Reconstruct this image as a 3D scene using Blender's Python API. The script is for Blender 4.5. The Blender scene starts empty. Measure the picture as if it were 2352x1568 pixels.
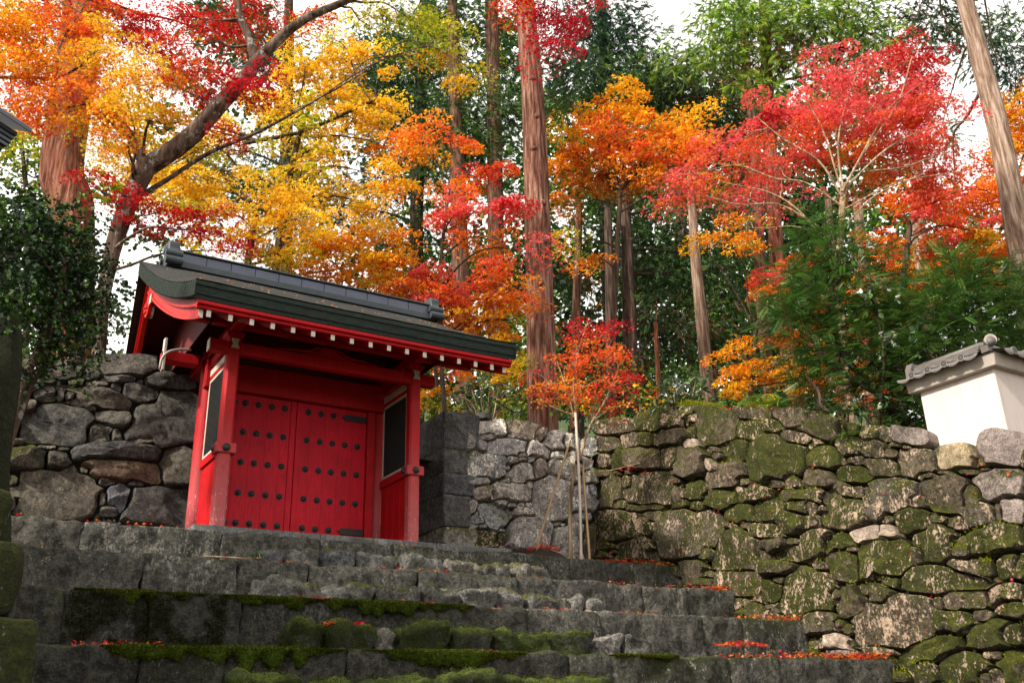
import bpy, bmesh, math, random
import numpy as np
from mathutils import Vector, Matrix, noise as mnoise

sc = bpy.context.scene
COL = sc.collection
rnd = random.Random(7)

# ------------------------------------------------------------------ camera
W0, H0, FPX = 2352.0, 1568.0, 2181.0
CX, CY = W0 / 2, H0 / 2
zc = np.array([-146.0, -5384.0, FPX]); zc /= np.linalg.norm(zc)
xc = np.array([3791.0, 781.0, FPX]); xc -= zc * xc.dot(zc); xc /= np.linalg.norm(xc)
yc = np.cross(zc, xc)
CM = np.array([xc, yc, zc])              # world = CM @ (right, down, forward)
cam_d = bpy.data.cameras.new('camera')
cam = bpy.data.objects.new('camera', cam_d); COL.objects.link(cam)
cam_d.sensor_width = 36.0; cam_d.lens = 36.0 * FPX / W0
cam_d.clip_start = 0.1; cam_d.clip_end = 3000
r_, d_, f_ = CM[:, 0], CM[:, 1], CM[:, 2]
cam.matrix_world = Matrix(((r_[0], -d_[0], -f_[0], 0), (r_[1], -d_[1], -f_[1], 0), (r_[2], -d_[2], -f_[2], 0), (0, 0, 0, 1)))
sc.camera = cam

# ------------------------------------------------------------------ light
SUN_DIR = np.array([-0.80, -0.10, 0.62]); SUN_DIR /= np.linalg.norm(SUN_DIR)   # towards the sun
world = bpy.data.worlds.new('World'); sc.world = world; world.use_nodes = True
wt = world.node_tree; wt.nodes.clear()
sky = wt.nodes.new('ShaderNodeTexSky'); sky.sky_type = 'NISHITA'; sky.sun_disc = False
sky.sun_elevation = math.asin(SUN_DIR[2]); sky.sun_rotation = math.atan2(SUN_DIR[0], SUN_DIR[1])
sky.air_density = 1.0; sky.dust_density = 2.5
mx = wt.nodes.new('ShaderNodeMix'); mx.data_type = 'RGBA'
mx.inputs[0].default_value = 0.84
mx.inputs[7].default_value = (9.3, 8.9, 8.2, 1)       # bright thin cloud over the blue
bg = wt.nodes.new('ShaderNodeBackground'); bg.inputs[1].default_value = 0.10
wo = wt.nodes.new('ShaderNodeOutputWorld')
wt.links.new(sky.outputs[0], mx.inputs[6]); wt.links.new(mx.outputs[2], bg.inputs[0]); wt.links.new(bg.outputs[0], wo.inputs[0])
sd = bpy.data.lights.new('sun', 'SUN'); sd.energy = 3.4; sd.angle = math.radians(4.0); sd.color = (1.0, 0.90, 0.78)
so = bpy.data.objects.new('sun', sd); COL.objects.link(so)
so.rotation_euler = Vector(SUN_DIR).to_track_quat('Z', 'Y').to_euler(); so.location = Vector(SUN_DIR) * 60
sc.view_settings.view_transform = 'Standard'; sc.view_settings.look = 'None'
sc.view_settings.exposure = 1.24; sc.view_settings.gamma = 1.0; sc.view_settings.use_curve_mapping = False
sc.cycles.max_bounces = 6; sc.cycles.diffuse_bounces = 4; sc.cycles.transmission_bounces = 4
sc.cycles.glossy_bounces = 2; sc.cycles.use_denoising = True

# ------------------------------------------------------------------ picture geometry
HF = f_[:2] / np.linalg.norm(f_[:2])
def ray(x, y): return CM @ np.array([x - CX, y - CY, FPX])
def onY(x, y, Y): d = ray(x, y); return d * (Y / d[1])
def onX(x, y, X): d = ray(x, y); return d * (X / d[0])
def pv(x, y, D): d = ray(x, y); return d * (D / d[:2].dot(HF))      # at horizontal depth D
def onP(x, y, n, k): d = ray(x, y); return d * (k / d.dot(n))       # on the plane n.p = k
def pvs(xs, ys, D):
    v = np.stack([np.asarray(xs) - CX, np.asarray(ys) - CY, np.full(len(xs), FPX)], 1) @ CM.T
    return v * (D / (v[:, :2] @ HF))[:, None]

# ------------------------------------------------------------------ objects
def link(o, parent=None):
    COL.objects.link(o)
    if parent is not None: o.parent = parent
    return o
def tag(o, label=None, cat=None, group=None, kind=None):
    if label: o['label'] = label
    if cat: o['category'] = cat
    if group: o['group'] = group
    if kind: o['kind'] = kind
    return o
def thing(name, label, cat, loc=(0, 0, 0), group=None):
    o = bpy.data.objects.new(name, None); o.location = loc; o.empty_display_size = 0.2
    link(o); tag(o, label, cat, group); return o
def place(name, me, mat, parent=None, smooth=True):
    if mat is not None: me.materials.append(mat)
    if smooth: me.shade_smooth()
    o = bpy.data.objects.new(name, me); link(o, parent)
    if parent is not None:                       # meshes are written in world coordinates
        loc = parent.location if parent.parent is None else parent.location
        o.location = -Vector(root_loc(parent))
    return o
def root_loc(o):
    l = Vector(o.location)
    while o.parent is not None:
        o = o.parent; l = l + Vector(o.location)
    return l
def mesh_np(name, V, F, mat, parent=None, smooth=True, fcol=None):
    """V (n,3); F (m,k) index array of k-gons."""
    V = np.asarray(V, dtype=np.float32); F = np.asarray(F, dtype=np.int32)
    me = bpy.data.meshes.new(name)
    m, k = F.shape
    me.vertices.add(len(V)); me.vertices.foreach_set('co', V.ravel())
    me.loops.add(m * k); me.loops.foreach_set('vertex_index', F.ravel())
    me.polygons.add(m); me.polygons.foreach_set('loop_start', np.arange(0, m * k, k, dtype=np.int32))
    me.polygons.foreach_set('loop_total', np.full(m, k, dtype=np.int32))
    me.update(calc_edges=True)
    if fcol is not None:
        a = me.attributes.new('Col', 'FLOAT_COLOR', 'FACE')
        c = np.ones((m, 4), dtype=np.float32); c[:, :3] = fcol
        a.data.foreach_set('color', c.ravel())
    return place(name, me, mat, parent, smooth)
class MB:
    def __init__(s): s.v = []; s.f = []
    def add(s, vs, fs):
        b = len(s.v); s.v += [tuple(map(float, p)) for p in vs]; s.f += [tuple(i + b for i in q) for q in fs]; return s
    def box(s, x0, x1, y0, y1, z0, z1):
        return s.add([(x0, y0, z0), (x1, y0, z0), (x1, y1, z0), (x0, y1, z0), (x0, y0, z1), (x1, y0, z1), (x1, y1, z1), (x0, y1, z1)],
                     [(0, 3, 2, 1), (4, 5, 6, 7), (0, 1, 5, 4), (1, 2, 6, 5), (2, 3, 7, 6), (3, 0, 4, 7)])
    def prism(s, poly, axis, a, b):
        """poly of 2-D points pushed along axis 'x' 'y' or 'z' from a to b."""
        n = len(poly)
        def P(q, t): return {'x': (t, q[0], q[1]), 'y': (q[0], t, q[1]), 'z': (q[0], q[1], t)}[axis]
        vs = [P(q, a) for q in poly] + [P(q, b) for q in poly]
        fs = [tuple(range(n)), tuple(range(2 * n - 1, n - 1, -1))] + [(i, i + n, (i + 1) % n + n, (i + 1) % n) for i in range(n)]
        return s.add(vs, fs)
    def tube(s, pts, rad, seg=8, cap=True):
        v, f = tube_np(pts, rad, seg); b = len(s.v)
        s.v += [tuple(p) for p in v.tolist()]; s.f += [tuple(int(i) + b for i in q) for q in f]
        if cap:
            s.f.append(tuple(b + i for i in range(seg))); n = len(v) - seg
            s.f.append(tuple(b + n + i for i in reversed(range(seg))))
        return s
    def build(s, name, mat, parent=None, bevel=0.0, smooth=False, seg=1):
        me = bpy.data.meshes.new(name); me.from_pydata(s.v, [], s.f)
        bm = bmesh.new(); bm.from_mesh(me)
        bmesh.ops.recalc_face_normals(bm, faces=bm.faces)
        if bevel > 0:
            ed = [e for e in bm.edges if len(e.link_faces) == 2 and e.calc_face_angle(0) > 0.6]
            bmesh.ops.bevel(bm, geom=ed, offset=bevel, segments=seg, affect='EDGES', profile=0.6, clamp_overlap=True)
        bm.to_mesh(me); bm.free(); me.update()
        return place(name, me, mat, parent, smooth)
def tube_np(pts, rad, seg=8, ridge=0.0, rs=None):
    P = np.asarray(pts, dtype=float); n = len(P)
    R = np.asarray(rad, dtype=float) if np.ndim(rad) else np.full(n, float(rad))
    T = np.gradient(P, axis=0); T /= np.linalg.norm(T, axis=1)[:, None] + 1e-9
    ref = np.array([0.0, 0, 1]) if abs(T[0][2]) < 0.9 else np.array([1.0, 0, 0])
    vs = []
    a = np.linspace(0, 2 * np.pi, seg, endpoint=False)
    prof = np.ones(seg)
    U = None
    for i in range(n):
        t = T[i]
        U = (ref if U is None else U); U = U - t * U.dot(t); U /= np.linalg.norm(U)
        Vv = np.cross(t, U)
        rr = R[i] * np.ones(seg)
        if ridge and rs is not None: rr = rr * (1 + ridge * rs[:seg] + ridge * 0.6 * np.sin(a * 3 + i * 0.35) * 0.5)
        vs.append(P[i] + np.outer(np.cos(a) * rr, U) + np.outer(np.sin(a) * rr, Vv))
    V = np.concatenate(vs)
    F = []
    for i in range(n - 1):
        k = np.arange(seg); k2 = (k + 1) % seg
        F.append(np.stack([i * seg + k, i * seg + k2, (i + 1) * seg + k2, (i + 1) * seg + k], 1))
    return V, np.concatenate(F)
def smooth_path(pts, n):
    P = np.asarray(pts, dtype=float); t = np.linspace(0, 1, len(P)); u = np.linspace(0, 1, n)
    m = np.gradient(P, axis=0)
    out = []
    for x in u * (len(P) - 1):
        i = min(int(x), len(P) - 2); s = x - i
        out.append((2*s**3-3*s*s+1)*P[i] + (s**3-2*s*s+s)*m[i] + (-2*s**3+3*s*s)*P[i+1] + (s**3-s*s)*m[i+1])
    return np.array(out)

# ------------------------------------------------------------------ materials
class G:
    def __init__(s, name, rough=0.8):
        s.m = bpy.data.materials.new(name); s.m.use_nodes = True; s.t = s.m.node_tree
        s.b = s.t.nodes['Principled BSDF']; s.b.inputs['Roughness'].default_value = rough
        s.out = s.t.nodes['Material Output']
    def n(s, typ, ins=None, **kw):
        nd = s.t.nodes.new('ShaderNode' + typ)
        for k, v in kw.items(): setattr(nd, k, v)
        for k, v in (ins or {}).items(): s.set(nd.inputs[k], v)
        return nd
    def set(s, sock, v):
        if isinstance(v, bpy.types.NodeSocket): s.t.links.new(v, sock)
        else: sock.default_value = (v + (1,)) if isinstance(v, tuple) and len(v) == 3 and sock.type == 'RGBA' else v
    def pos(s, scale=(1, 1, 1), off=None):
        g = s.n('NewGeometry')
        mp = s.n('Mapping', {'Vector': g.outputs['Position'], 'Scale': scale})
        if off is not None: s.set(mp.inputs['Location'], off)
        return mp.outputs[0]
    def noise(s, vec, scale, detail=6, rough=0.6, dist=0.0):
        return s.n('TexNoise', {'Vector': vec, 'Scale': scale, 'Detail': detail, 'Roughness': rough, 'Distortion': dist}).outputs['Fac']
    def ramp(s, fac, stops, interp='LINEAR'):
        nd = s.n('ValToRGB', {'Fac': fac}); cr = nd.color_ramp; cr.interpolation = interp
        while len(cr.elements) < len(stops): cr.elements.new(0.5)
        for e, (p, c) in zip(cr.elements, stops):
            e.position = p; e.color = (c if isinstance(c, tuple) else (c, c, c)) + (1,)
        return nd.outputs['Color']
    def mix(s, fac, a, b, mode='MIX'):
        nd = s.n('Mix', data_type='RGBA', blend_type=mode)
        s.set(nd.inputs[0], fac); s.set(nd.inputs[6], a); s.set(nd.inputs[7], b); return nd.outputs[2]
    def math(s, op, a, b=0.0, c=0.0):
        nd = s.n('Math', operation=op); s.set(nd.inputs[0], a); s.set(nd.inputs[1], b); s.set(nd.inputs[2], c); return nd.outputs[0]
    def col(s, c): s.set(s.b.inputs['Base Color'], c); return s
    def bump(s, h, strength=0.5, dist=0.02):
        nd = s.n('Bump', {'Height': h, 'Strength': strength, 'Distance': dist}); s.set(s.b.inputs['Normal'], nd.outputs[0]); return s
    def spec(s, v): s.b.inputs['Specular IOR Level'].default_value = v; return s

def stone_mat(name, cols, dark, moss=0.0, mossc=((0.030, 0.034, 0.006), (0.085, 0.090, 0.010)), patch=0.0, patchc=(0.52, 0.40, 0.31), streak=1.0, bump=0.6, rough=0.85, spec=0.25, gain=1.0, wet=0.0):
    g = G(name, rough); g.spec(spec)
    oi = g.n('ObjectInfo'); rv = oi.outputs['Random']
    off = g.n('CombineXYZ', {'X': g.math('MULTIPLY', rv, 37.0), 'Y': g.math('MULTIPLY', rv, 91.0), 'Z': g.math('MULTIPLY', rv, 53.0)}).outputs[0]
    p = g.pos((1, 1, 1), off); ps = g.pos((1, 1, 0.62), off)
    rv2 = g.math('FRACT', g.math('MULTIPLY', rv, 13.7)); rc = g.math('SUBTRACT', rv2, 0.5)
    n1 = g.noise(p, 2.3, 7, 0.65); n2 = g.noise(p, 13, 8, 0.74); n3 = g.noise(p, 48, 5, 0.75)
    fs = g.noise(ps, 30, 6, 0.75)
    st = [(i / (len(cols) - 1), c) for i, c in enumerate(cols)]
    base = g.ramp(g.math('FRACT', g.math('MULTIPLY', rv, 7.31)), st)
    c = g.mix(g.ramp(n2, [(0.42, 0.0), (0.57, 1.0)]), g.mix(1.0, base, (dark,) * 3, 'MULTIPLY'), base)
    c = g.mix(0.9, c, g.ramp(n3, [(0.30, 0.30), (0.5, 1.0), (0.72, 1.7)]), 'MULTIPLY')
    c = g.mix(0.9, c, g.ramp(n1, [(0.3, 0.45), (0.5, 1.0), (0.72, 1.35)]), 'MULTIPLY')
    if patch > 0:
        np_ = g.math('ADD', g.math('MULTIPLY', g.noise(ps, 4.0 * streak, 8, 0.66, 0.5), 0.44), g.math('MULTIPLY', fs, 0.56))
        pf = g.ramp(g.math('ADD', np_, g.math('MULTIPLY', rc, 0.07)), [(0.605 - 0.16 * patch, 0.0), (0.635 - 0.16 * patch, 1.0)])
        pc = g.mix(0.85, patchc, g.ramp(n2, [(0.34, 0.5), (0.62, 1.15)]), 'MULTIPLY')
    if moss > 0:
        nm = g.math('ADD', g.math('MULTIPLY', g.noise(p, 3.1, 8, 0.7, 0.3), 0.52), g.math('MULTIPLY', fs, 0.48))
        nz = g.n('SeparateXYZ', {'Vector': g.n('NewGeometry').outputs['Normal']}).outputs['Z']
        mf = g.math('ADD', nm, g.math('MULTIPLY', nz, 0.24))
        mf = g.math('ADD', mf, g.math('MULTIPLY', g.math('SUBTRACT', rv, 0.5), 0.30))
        mf = g.ramp(mf, [(0.68 - 0.42 * moss, 0.0), (0.80 - 0.42 * moss, 1.0)])
        if patch > 0: mf = g.math('MULTIPLY', mf, g.math('SUBTRACT', 1.0, pf))
        mid = tuple((a + b) / 2.6 for a, b in zip(*mossc))
        brown = (mossc[0][0] * 1.5, mossc[0][1] * 1.05, mossc[0][2])
        mc = g.ramp(g.math('ADD', g.math('ADD', g.math('MULTIPLY', n2, 0.8), g.math('MULTIPLY', n1, 0.35)), g.math('MULTIPLY', nz, 0.14)), [(0.44, brown), (0.54, mossc[0]), (0.66, mid), (0.80, mossc[1])])
        mc = g.mix(0.9, mc, g.ramp(n3, [(0.3, 0.30), (0.5, 1.0), (0.7, 1.7)]), 'MULTIPLY')
        c = g.mix(mf, c, mc)
    if patch > 0: c = g.mix(pf, c, pc)
    if gain != 1.0: c = g.mix(1.0, c, (gain,) * 3, 'MULTIPLY')
    g.col(c)
    h = g.math('ADD', g.math('MULTIPLY', n2, 1.0), g.math('MULTIPLY', n3, 0.40))
    if patch > 0: h = g.math('SUBTRACT', h, g.math('MULTIPLY', pf, 0.15))
    g.bump(h, bump, 0.07)
    return g.m

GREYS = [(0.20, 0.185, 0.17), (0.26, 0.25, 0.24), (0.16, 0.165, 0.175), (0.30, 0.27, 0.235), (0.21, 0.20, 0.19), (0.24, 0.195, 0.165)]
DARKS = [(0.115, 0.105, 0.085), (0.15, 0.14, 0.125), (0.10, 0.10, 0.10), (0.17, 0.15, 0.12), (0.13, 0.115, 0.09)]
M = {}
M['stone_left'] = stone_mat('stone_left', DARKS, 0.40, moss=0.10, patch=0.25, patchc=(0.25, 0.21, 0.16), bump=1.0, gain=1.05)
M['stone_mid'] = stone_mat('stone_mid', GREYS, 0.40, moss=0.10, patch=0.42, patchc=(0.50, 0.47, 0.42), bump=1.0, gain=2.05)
M['stone_moss'] = stone_mat('stone_moss', [(0.17, 0.135, 0.09), (0.21, 0.165, 0.11), (0.14, 0.115, 0.075), (0.24, 0.185, 0.125), (0.16, 0.14, 0.11)], 0.34, moss=0.68, mossc=((0.034, 0.043, 0.004), (0.125, 0.135, 0.008)), patch=0.43, patchc=(0.72, 0.54, 0.39), streak=1.6, bump=1.0, gain=.68)
M['stone_quoin'] = stone_mat('stone_quoin', [(0.15, 0.155, 0.17), (0.175, 0.17, 0.165), (0.13, 0.135, 0.145)], 0.45, moss=0.08, patch=0.2, patchc=(0.24, 0.25, 0.24), bump=1.0, gain=.95)
M['stone_warm'] = stone_mat('stone_warm', [(0.44, 0.34, 0.20), (0.40, 0.32, 0.21)], 0.6, moss=0.02, patch=0.3, patchc=(0.55, 0.43, 0.25), gain=.8)
M['stone_pink'] = stone_mat('stone_pink', [(0.36, 0.30, 0.265), (0.38, 0.31, 0.28)], 0.6, moss=0.08, patch=0.3, patchc=(0.5, 0.42, 0.36), bump=1.0, gain=.8)
M['stone_pale'] = stone_mat('stone_pale', [(0.46, 0.36, 0.27), (0.42, 0.34, 0.27)], 0.6, moss=.05, bump=0.8, gain=.85)
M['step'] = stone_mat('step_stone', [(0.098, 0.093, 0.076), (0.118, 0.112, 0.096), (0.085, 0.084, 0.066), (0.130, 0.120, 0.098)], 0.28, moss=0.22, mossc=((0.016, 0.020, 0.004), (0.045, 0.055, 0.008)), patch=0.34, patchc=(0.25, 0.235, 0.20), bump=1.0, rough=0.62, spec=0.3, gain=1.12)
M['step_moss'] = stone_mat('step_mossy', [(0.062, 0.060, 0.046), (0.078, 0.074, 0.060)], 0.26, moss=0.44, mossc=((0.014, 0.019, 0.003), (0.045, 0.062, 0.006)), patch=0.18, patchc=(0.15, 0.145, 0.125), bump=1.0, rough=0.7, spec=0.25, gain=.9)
M['rubble'] = stone_mat('rubble_stone', [(0.15, 0.145, 0.125), (0.19, 0.185, 0.17), (0.21, 0.18, 0.145), (0.16, 0.165, 0.18)], 0.35, moss=0.14, patch=0.35, patchc=(0.30, 0.29, 0.27), bump=1.0, rough=0.7, gain=1.15)
M['rubble_moss'] = stone_mat('rubble_mossy', [(0.08, 0.08, 0.07), (0.10, 0.10, 0.09)], 0.45, moss=0.85, mossc=((0.020, 0.030, 0.003), (0.085, 0.115, 0.008)), bump=1.0)
M['pillar_moss'] = stone_mat('pillar_mossy', [(0.07, 0.07, 0.06), (0.10, 0.095, 0.08)], 0.45, moss=0.90, mossc=((0.018, 0.022, 0.003), (0.075, 0.090, 0.007)), patch=0.05, patchc=(0.3, 0.3, 0.3), bump=1.0)

def plain(name, c, rough=0.7, var=0.25, scale=8, bump=0.0, spec=0.3, stretch=(1, 1, 1)):
    g = G(name, rough); g.spec(spec)
    p = g.pos(stretch); n = g.noise(p, scale, 6, 0.65)
    g.col(g.mix(1.0, c, g.ramp(n, [(0.25, 1 - var), (0.75, 1 + var)]), 'MULTIPLY'))
    if bump: g.bump(n, bump, 0.02)
    return g.m
def red_paint(name, c, wear=0.0):
    g = G(name, 0.55); g.spec(0.18)
    p = g.pos((6, 6, 0.7)); n = g.noise(p, 6, 6, 0.6); n2 = g.noise(g.pos(), 3, 5, 0.6)
    cc = g.mix(1.0, c, g.ramp(n, [(0.3, 0.78), (0.7, 1.15)]), 'MULTIPLY')
    cc = g.mix(0.6, cc, g.ramp(n2, [(0.3, 0.7), (0.7, 1.2)]), 'MULTIPLY')
    if wear:
        z = g.n('SeparateXYZ', {'Vector': g.pos()}).outputs['Z']
        low = g.n('MapRange', {'Value': z, 'From Min': 3.9, 'From Max': 2.4, 'To Min': 0.0, 'To Max': 1.0}).outputs[0]
        cc = g.mix(g.math('MULTIPLY', low, 0.55), cc, (0.42, 0.16, 0.17))
        fl = g.noise(g.pos((9, 9, 1.4)), 7, 6, 0.7)
        cc = g.mix(g.ramp(g.math('ADD', fl, g.math('MULTIPLY', low, 0.12)), [(0.70, 0.0), (0.73, 1.0)]), cc, (0.62, 0.50, 0.42))
    gr = g.noise(g.pos((14, 14, 0.9)), 9, 5, 0.7); cc = g.mix(0.55, cc, g.ramp(gr, [(0.3, 0.62), (0.5, 1.0), (0.7, 1.2)]), 'MULTIPLY')
    dt = g.noise(g.pos((3, 3, 1.2)), 3.5, 7, 0.72); cc = g.mix(g.ramp(dt, [(0.58, 0.0), (0.75, 0.55)]), cc, (0.10, 0.012, 0.014))
    g.col(cc); g.bump(gr, 0.3, 0.012); return g.m
M['red'] = red_paint('red_paint', (0.42, 0.006, 0.010))
M['red_post'] = red_paint('red_post_paint', (0.37, 0.008, 0.011), 1.0)
M['red_door'] = red_paint('red_door_paint', (0.50, 0.004, 0.018))
M['red_bright'] = red_paint('red_bargeboard_paint', (0.50, 0.014, 0.008))
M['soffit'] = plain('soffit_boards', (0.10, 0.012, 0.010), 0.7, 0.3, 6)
M['white_paint'] = plain('white_end_paint', (0.46, 0.42, 0.36), 0.6, 0.2, 10)
M['iron'] = plain('black_iron', (0.022, 0.020, 0.022), 0.5, 0.3, 20, 0.2)
M['lattice'] = plain('dark_lattice', (0.018, 0.020, 0.019), 0.6, 0.3, 20)
M['copper'] = plain('ridge_copper', (0.052, 0.062, 0.098), 0.42, 0.25, 5, spec=0.5)
M['copper_dark'] = plain('ridge_dark_copper', (0.030, 0.040, 0.046), 0.5, 0.3, 6)
M['plinth'] = stone_mat('plinth_granite', [(0.13, 0.13, 0.13), (0.15, 0.15, 0.145)], 0.6, moss=0.03, bump=0.35)
M['roof_edge'] = plain('shingle_edge', (0.022, 0.029, 0.025), 0.9, 0.5, 12, 0.4, spec=0.06, stretch=(1, 1, 5))
def roof_mat():
    g = G('bark_shingle', 0.8); g.spec(0.15)
    n = g.noise(g.pos((14, 1.5, 1.5)), 5, 6, 0.7); n2 = g.noise(g.pos(), 1.6, 5, 0.6)
    c = g.ramp(n, [(0.30, (0.022, 0.024, 0.024)), (0.5, (0.040, 0.040, 0.038)), (0.72, (0.066, 0.064, 0.060))])
    c = g.mix(0.7, c, g.ramp(n2, [(0.3, (0.6, 0.68, 0.66)), (0.7, (1.25, 1.2, 1.2))]), 'MULTIPLY')
    g.col(c); g.bump(n, 0.3, 0.01); return g.m
M['roof'] = roof_mat()
def plaster():
    g = G('white_plaster', 0.9); g.spec(0.15)
    n = g.noise(g.pos(), 1.7, 6, 0.6); n2 = g.noise(g.pos((1, 1, 1)), 26, 4, 0.7)
    st = g.noise(g.pos((5, 5, 0.5)), 2.2, 6, 0.65)
    c = g.mix(0.5, (0.54, 0.47, 0.435), g.ramp(n, [(0.35, 0.88), (0.65, 1.03)]), 'MULTIPLY')
    c = g.mix(g.ramp(st, [(0.54, 0.0), (0.74, 0.55)]), c, (0.33, 0.28, 0.24))
    c = g.mix(g.ramp(n2, [(0.74, 0.0), (0.77, 0.8)]), c, (0.42, 0.34, 0.28))
    g.col(c); g.bump(n2, 0.08, 0.01); return g.m
M['plaster'] = plaster()
M['plaster_grey'] = plain('weathered_cornice_plaster', (0.34, 0.305, 0.265), 0.9, 0.2, 4, spec=.1)  # greyer plaster, with the tile overhang's shade painted into its colour
M['tile'] = plain('grey_roof_tile', (0.095, 0.085, 0.078), 0.55, 0.3, 9, 0.15, 0.4)
M['tile_dark'] = plain('tile_relief_shadow', (0.055, 0.05, 0.048), 0.7, 0.2, 12)
M['tile_pale'] = plain('pale_disc_tile', (0.30, 0.27, 0.245), 0.6, 0.25, 12)
M['slate'] = plain('dark_eave_metal', (0.035, 0.038, 0.055), 0.35, 0.25, 5, spec=0.5)
M['wood_dark'] = plain('dark_wood', (0.03, 0.026, 0.024), 0.8, 0.3, 8)
M['soil'] = plain('dark_soil', (0.030, 0.024, 0.016), 0.95, 0.5, 9, 0.6)
M['forest_floor'] = plain('forest_floor', (0.060, 0.045, 0.022), 0.95, 0.6, 3, 0.6)
M['joint'] = plain('wall_joint_earth', (0.018, 0.016, 0.011), 0.95, 0.5, 14, 0.5)
M['hill'] = plain('wooded_hillside', (0.030, 0.050, 0.016), 0.95, 0.7, 1.3, 0.9)
def bark(name, c1, c2, c3, sc_=1.0, lichen=0.0):
    g = G(name, 0.9); g.spec(0.15)
    p = g.pos((1, 1, 0.10)); n = g.noise(p, 15 * sc_, 5, 0.6, 0.25); n2 = g.noise(g.pos((1, 1, .4)), 1.3, 5, 0.6)
    c = g.ramp(n, [(0.36, c1), (0.5, c2), (0.64, c3)])
    c = g.mix(0.7, c, g.ramp(n2, [(0.3, (0.7, 0.62, 0.58)), (0.7, (1.2, 1.22, 1.25))]), 'MULTIPLY')
    if lichen:
        l = g.noise(g.pos(), 5, 7, 0.7); c = g.mix(g.ramp(l, [(0.56, 0.0), (0.62, lichen)]), c, (0.36, 0.36, 0.32))
    g.col(c); g.bump(n, 1.0, 0.08); return g.m
M['bark_red'] = bark('cedar_bark_red', (0.055, 0.017, 0.009), (0.16, 0.055, 0.030), (0.25, 0.12, 0.08))
M['bark_pale'] = bark('cedar_bark_pale', (0.050, 0.020, 0.013), (0.155, 0.068, 0.044), (0.29, 0.175, 0.13))
M['bark_far'] = bark('cedar_bark_grey', (0.032, 0.017, 0.011), (0.090, 0.046, 0.029), (0.17, 0.105, 0.07))
M['bark_tan'] = bark('cedar_bark_tan', (0.11, 0.070, 0.048), (0.22, 0.15, 0.108), (0.36, 0.28, 0.22))
M['bark_dark'] = bark('cedar_bark_dark', (0.018, 0.013, 0.010), (0.055, 0.036, 0.026), (0.10, 0.072, 0.055))
M['bark_maple'] = bark('maple_bark', (0.032, 0.021, 0.015), (0.090, 0.058, 0.042), (0.165, 0.12, 0.092), 0.6, 0.6)
M['bark_twig'] = bark('twig_bark', (0.14, 0.09, 0.055), (0.30, 0.215, 0.13), (0.46, 0.36, 0.24))
M['bark_twig_dark'] = bark('dark_twig_bark', (0.028, 0.02, 0.015), (0.06, 0.042, 0.03), (0.10, 0.075, 0.05))
M['bark_mossy'] = stone_mat('mossy_bark', [(0.014, 0.012, 0.008), (0.022, 0.018, 0.012)], 0.4, moss=0.75, mossc=((0.010, 0.014, 0.002), (0.040, 0.050, 0.005)), bump=1.0)
M['bamboo'] = plain('dry_bamboo', (0.36, 0.24, 0.13), 0.5, 0.25, 6, spec=0.4, stretch=(1, 1, .3))
M['bamboo_pale'] = plain('bleached_bamboo', (0.50, 0.43, 0.36), 0.55, 0.2, 6, spec=0.35, stretch=(1, 1, .3))
M['cord'] = plain('black_palm_cord', (0.015, 0.013, 0.012), 0.9)
M['cable'] = plain('grey_conduit', (0.32, 0.30, 0.27), 0.5)
def leafmat(name, trans=0.42, gloss=0.06, rough=0.4):
    m = bpy.data.materials.new(name); m.use_nodes = True; t = m.node_tree; t.nodes.clear()
    at = t.nodes.new('ShaderNodeAttribute'); at.attribute_name = 'Col'
    d = t.nodes.new('ShaderNodeBsdfDiffuse'); tr = t.nodes.new('ShaderNodeBsdfTranslucent'); gl = t.nodes.new('ShaderNodeBsdfGlossy')
    gl.inputs['Roughness'].default_value = rough
    m1 = t.nodes.new('ShaderNodeMixShader'); m1.inputs[0].default_value = trans
    m2 = t.nodes.new('ShaderNodeMixShader'); m2.inputs[0].default_value = gloss
    o = t.nodes.new('ShaderNodeOutputMaterial')
    L = t.links.new
    L(at.outputs['Color'], d.inputs['Color']); L(at.outputs['Color'], tr.inputs['Color'])
    L(d.outputs[0], m1.inputs[1]); L(tr.outputs[0], m1.inputs[2]); L(m1.outputs[0], m2.inputs[1]); L(gl.outputs[0], m2.inputs[2]); L(m2.outputs[0], o.inputs[0])
    return m
M['leaf'] = leafmat('autumn_leaf', 0.55, 0.025)
M['needle'] = leafmat('conifer_foliage', 0.25, 0.03)
M['glossy_leaf'] = leafmat('glossy_evergreen_leaf', 0.2, 0.05, 0.3)
M['moss_blade'] = leafmat('moss_tuft', 0.2, 0.0)

# ------------------------------------------------------------------ ground
def rough_grid(name, x0, x1, y0, y1, zf, nx, ny, mat, **kw):
    xs = np.linspace(x0, x1, nx); ys = np.linspace(y0, y1, ny)
    V = [(x, y, zf(x, y)) for y in ys for x in xs]
    F = [(j * nx + i, j * nx + i + 1, (j + 1) * nx + i + 1, (j + 1) * nx + i) for j in range(ny - 1) for i in range(nx - 1)]
    o = mesh_np(name, V, F, mat); tag(o, kind='structure'); return o
rough_grid('ground', -400, 400, -400, 600, lambda x, y: -1.62 + 0.0 * x, 12, 12, M['forest_floor'])
def terrace_z(x, y): return 4.30 + 0.10 * max(0, y - 15) * (0.5 + 0.5 * math.tanh((x - 4) / 5)) + 0.10 * mnoise.noise((x * .7, y * .7, 0))
ZT = 4.3
rough_grid('terrace_ground', -14, 60, 14.35, 50, terrace_z, 60, 36, M['forest_floor'])
rough_grid('upper_terrace_ground', 11.0, 60, -4, 14.35, lambda x, y: min(4.5, 2.5 + 0.32 * max(0, y - 6)) + 0.1 * (x - 11) + 0.06 * mnoise.noise((x, y, 2)), 40, 20, M['forest_floor'])
def hill_z(x, y): return 7.0 + 0.50 * max(0, (y - 44)) + 0.16 * (x - 22) + 1.6 * mnoise.noise((x * .12, y * .12, 1)) + 0.6 * mnoise.noise((x * .5, y * .5, 3))
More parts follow.
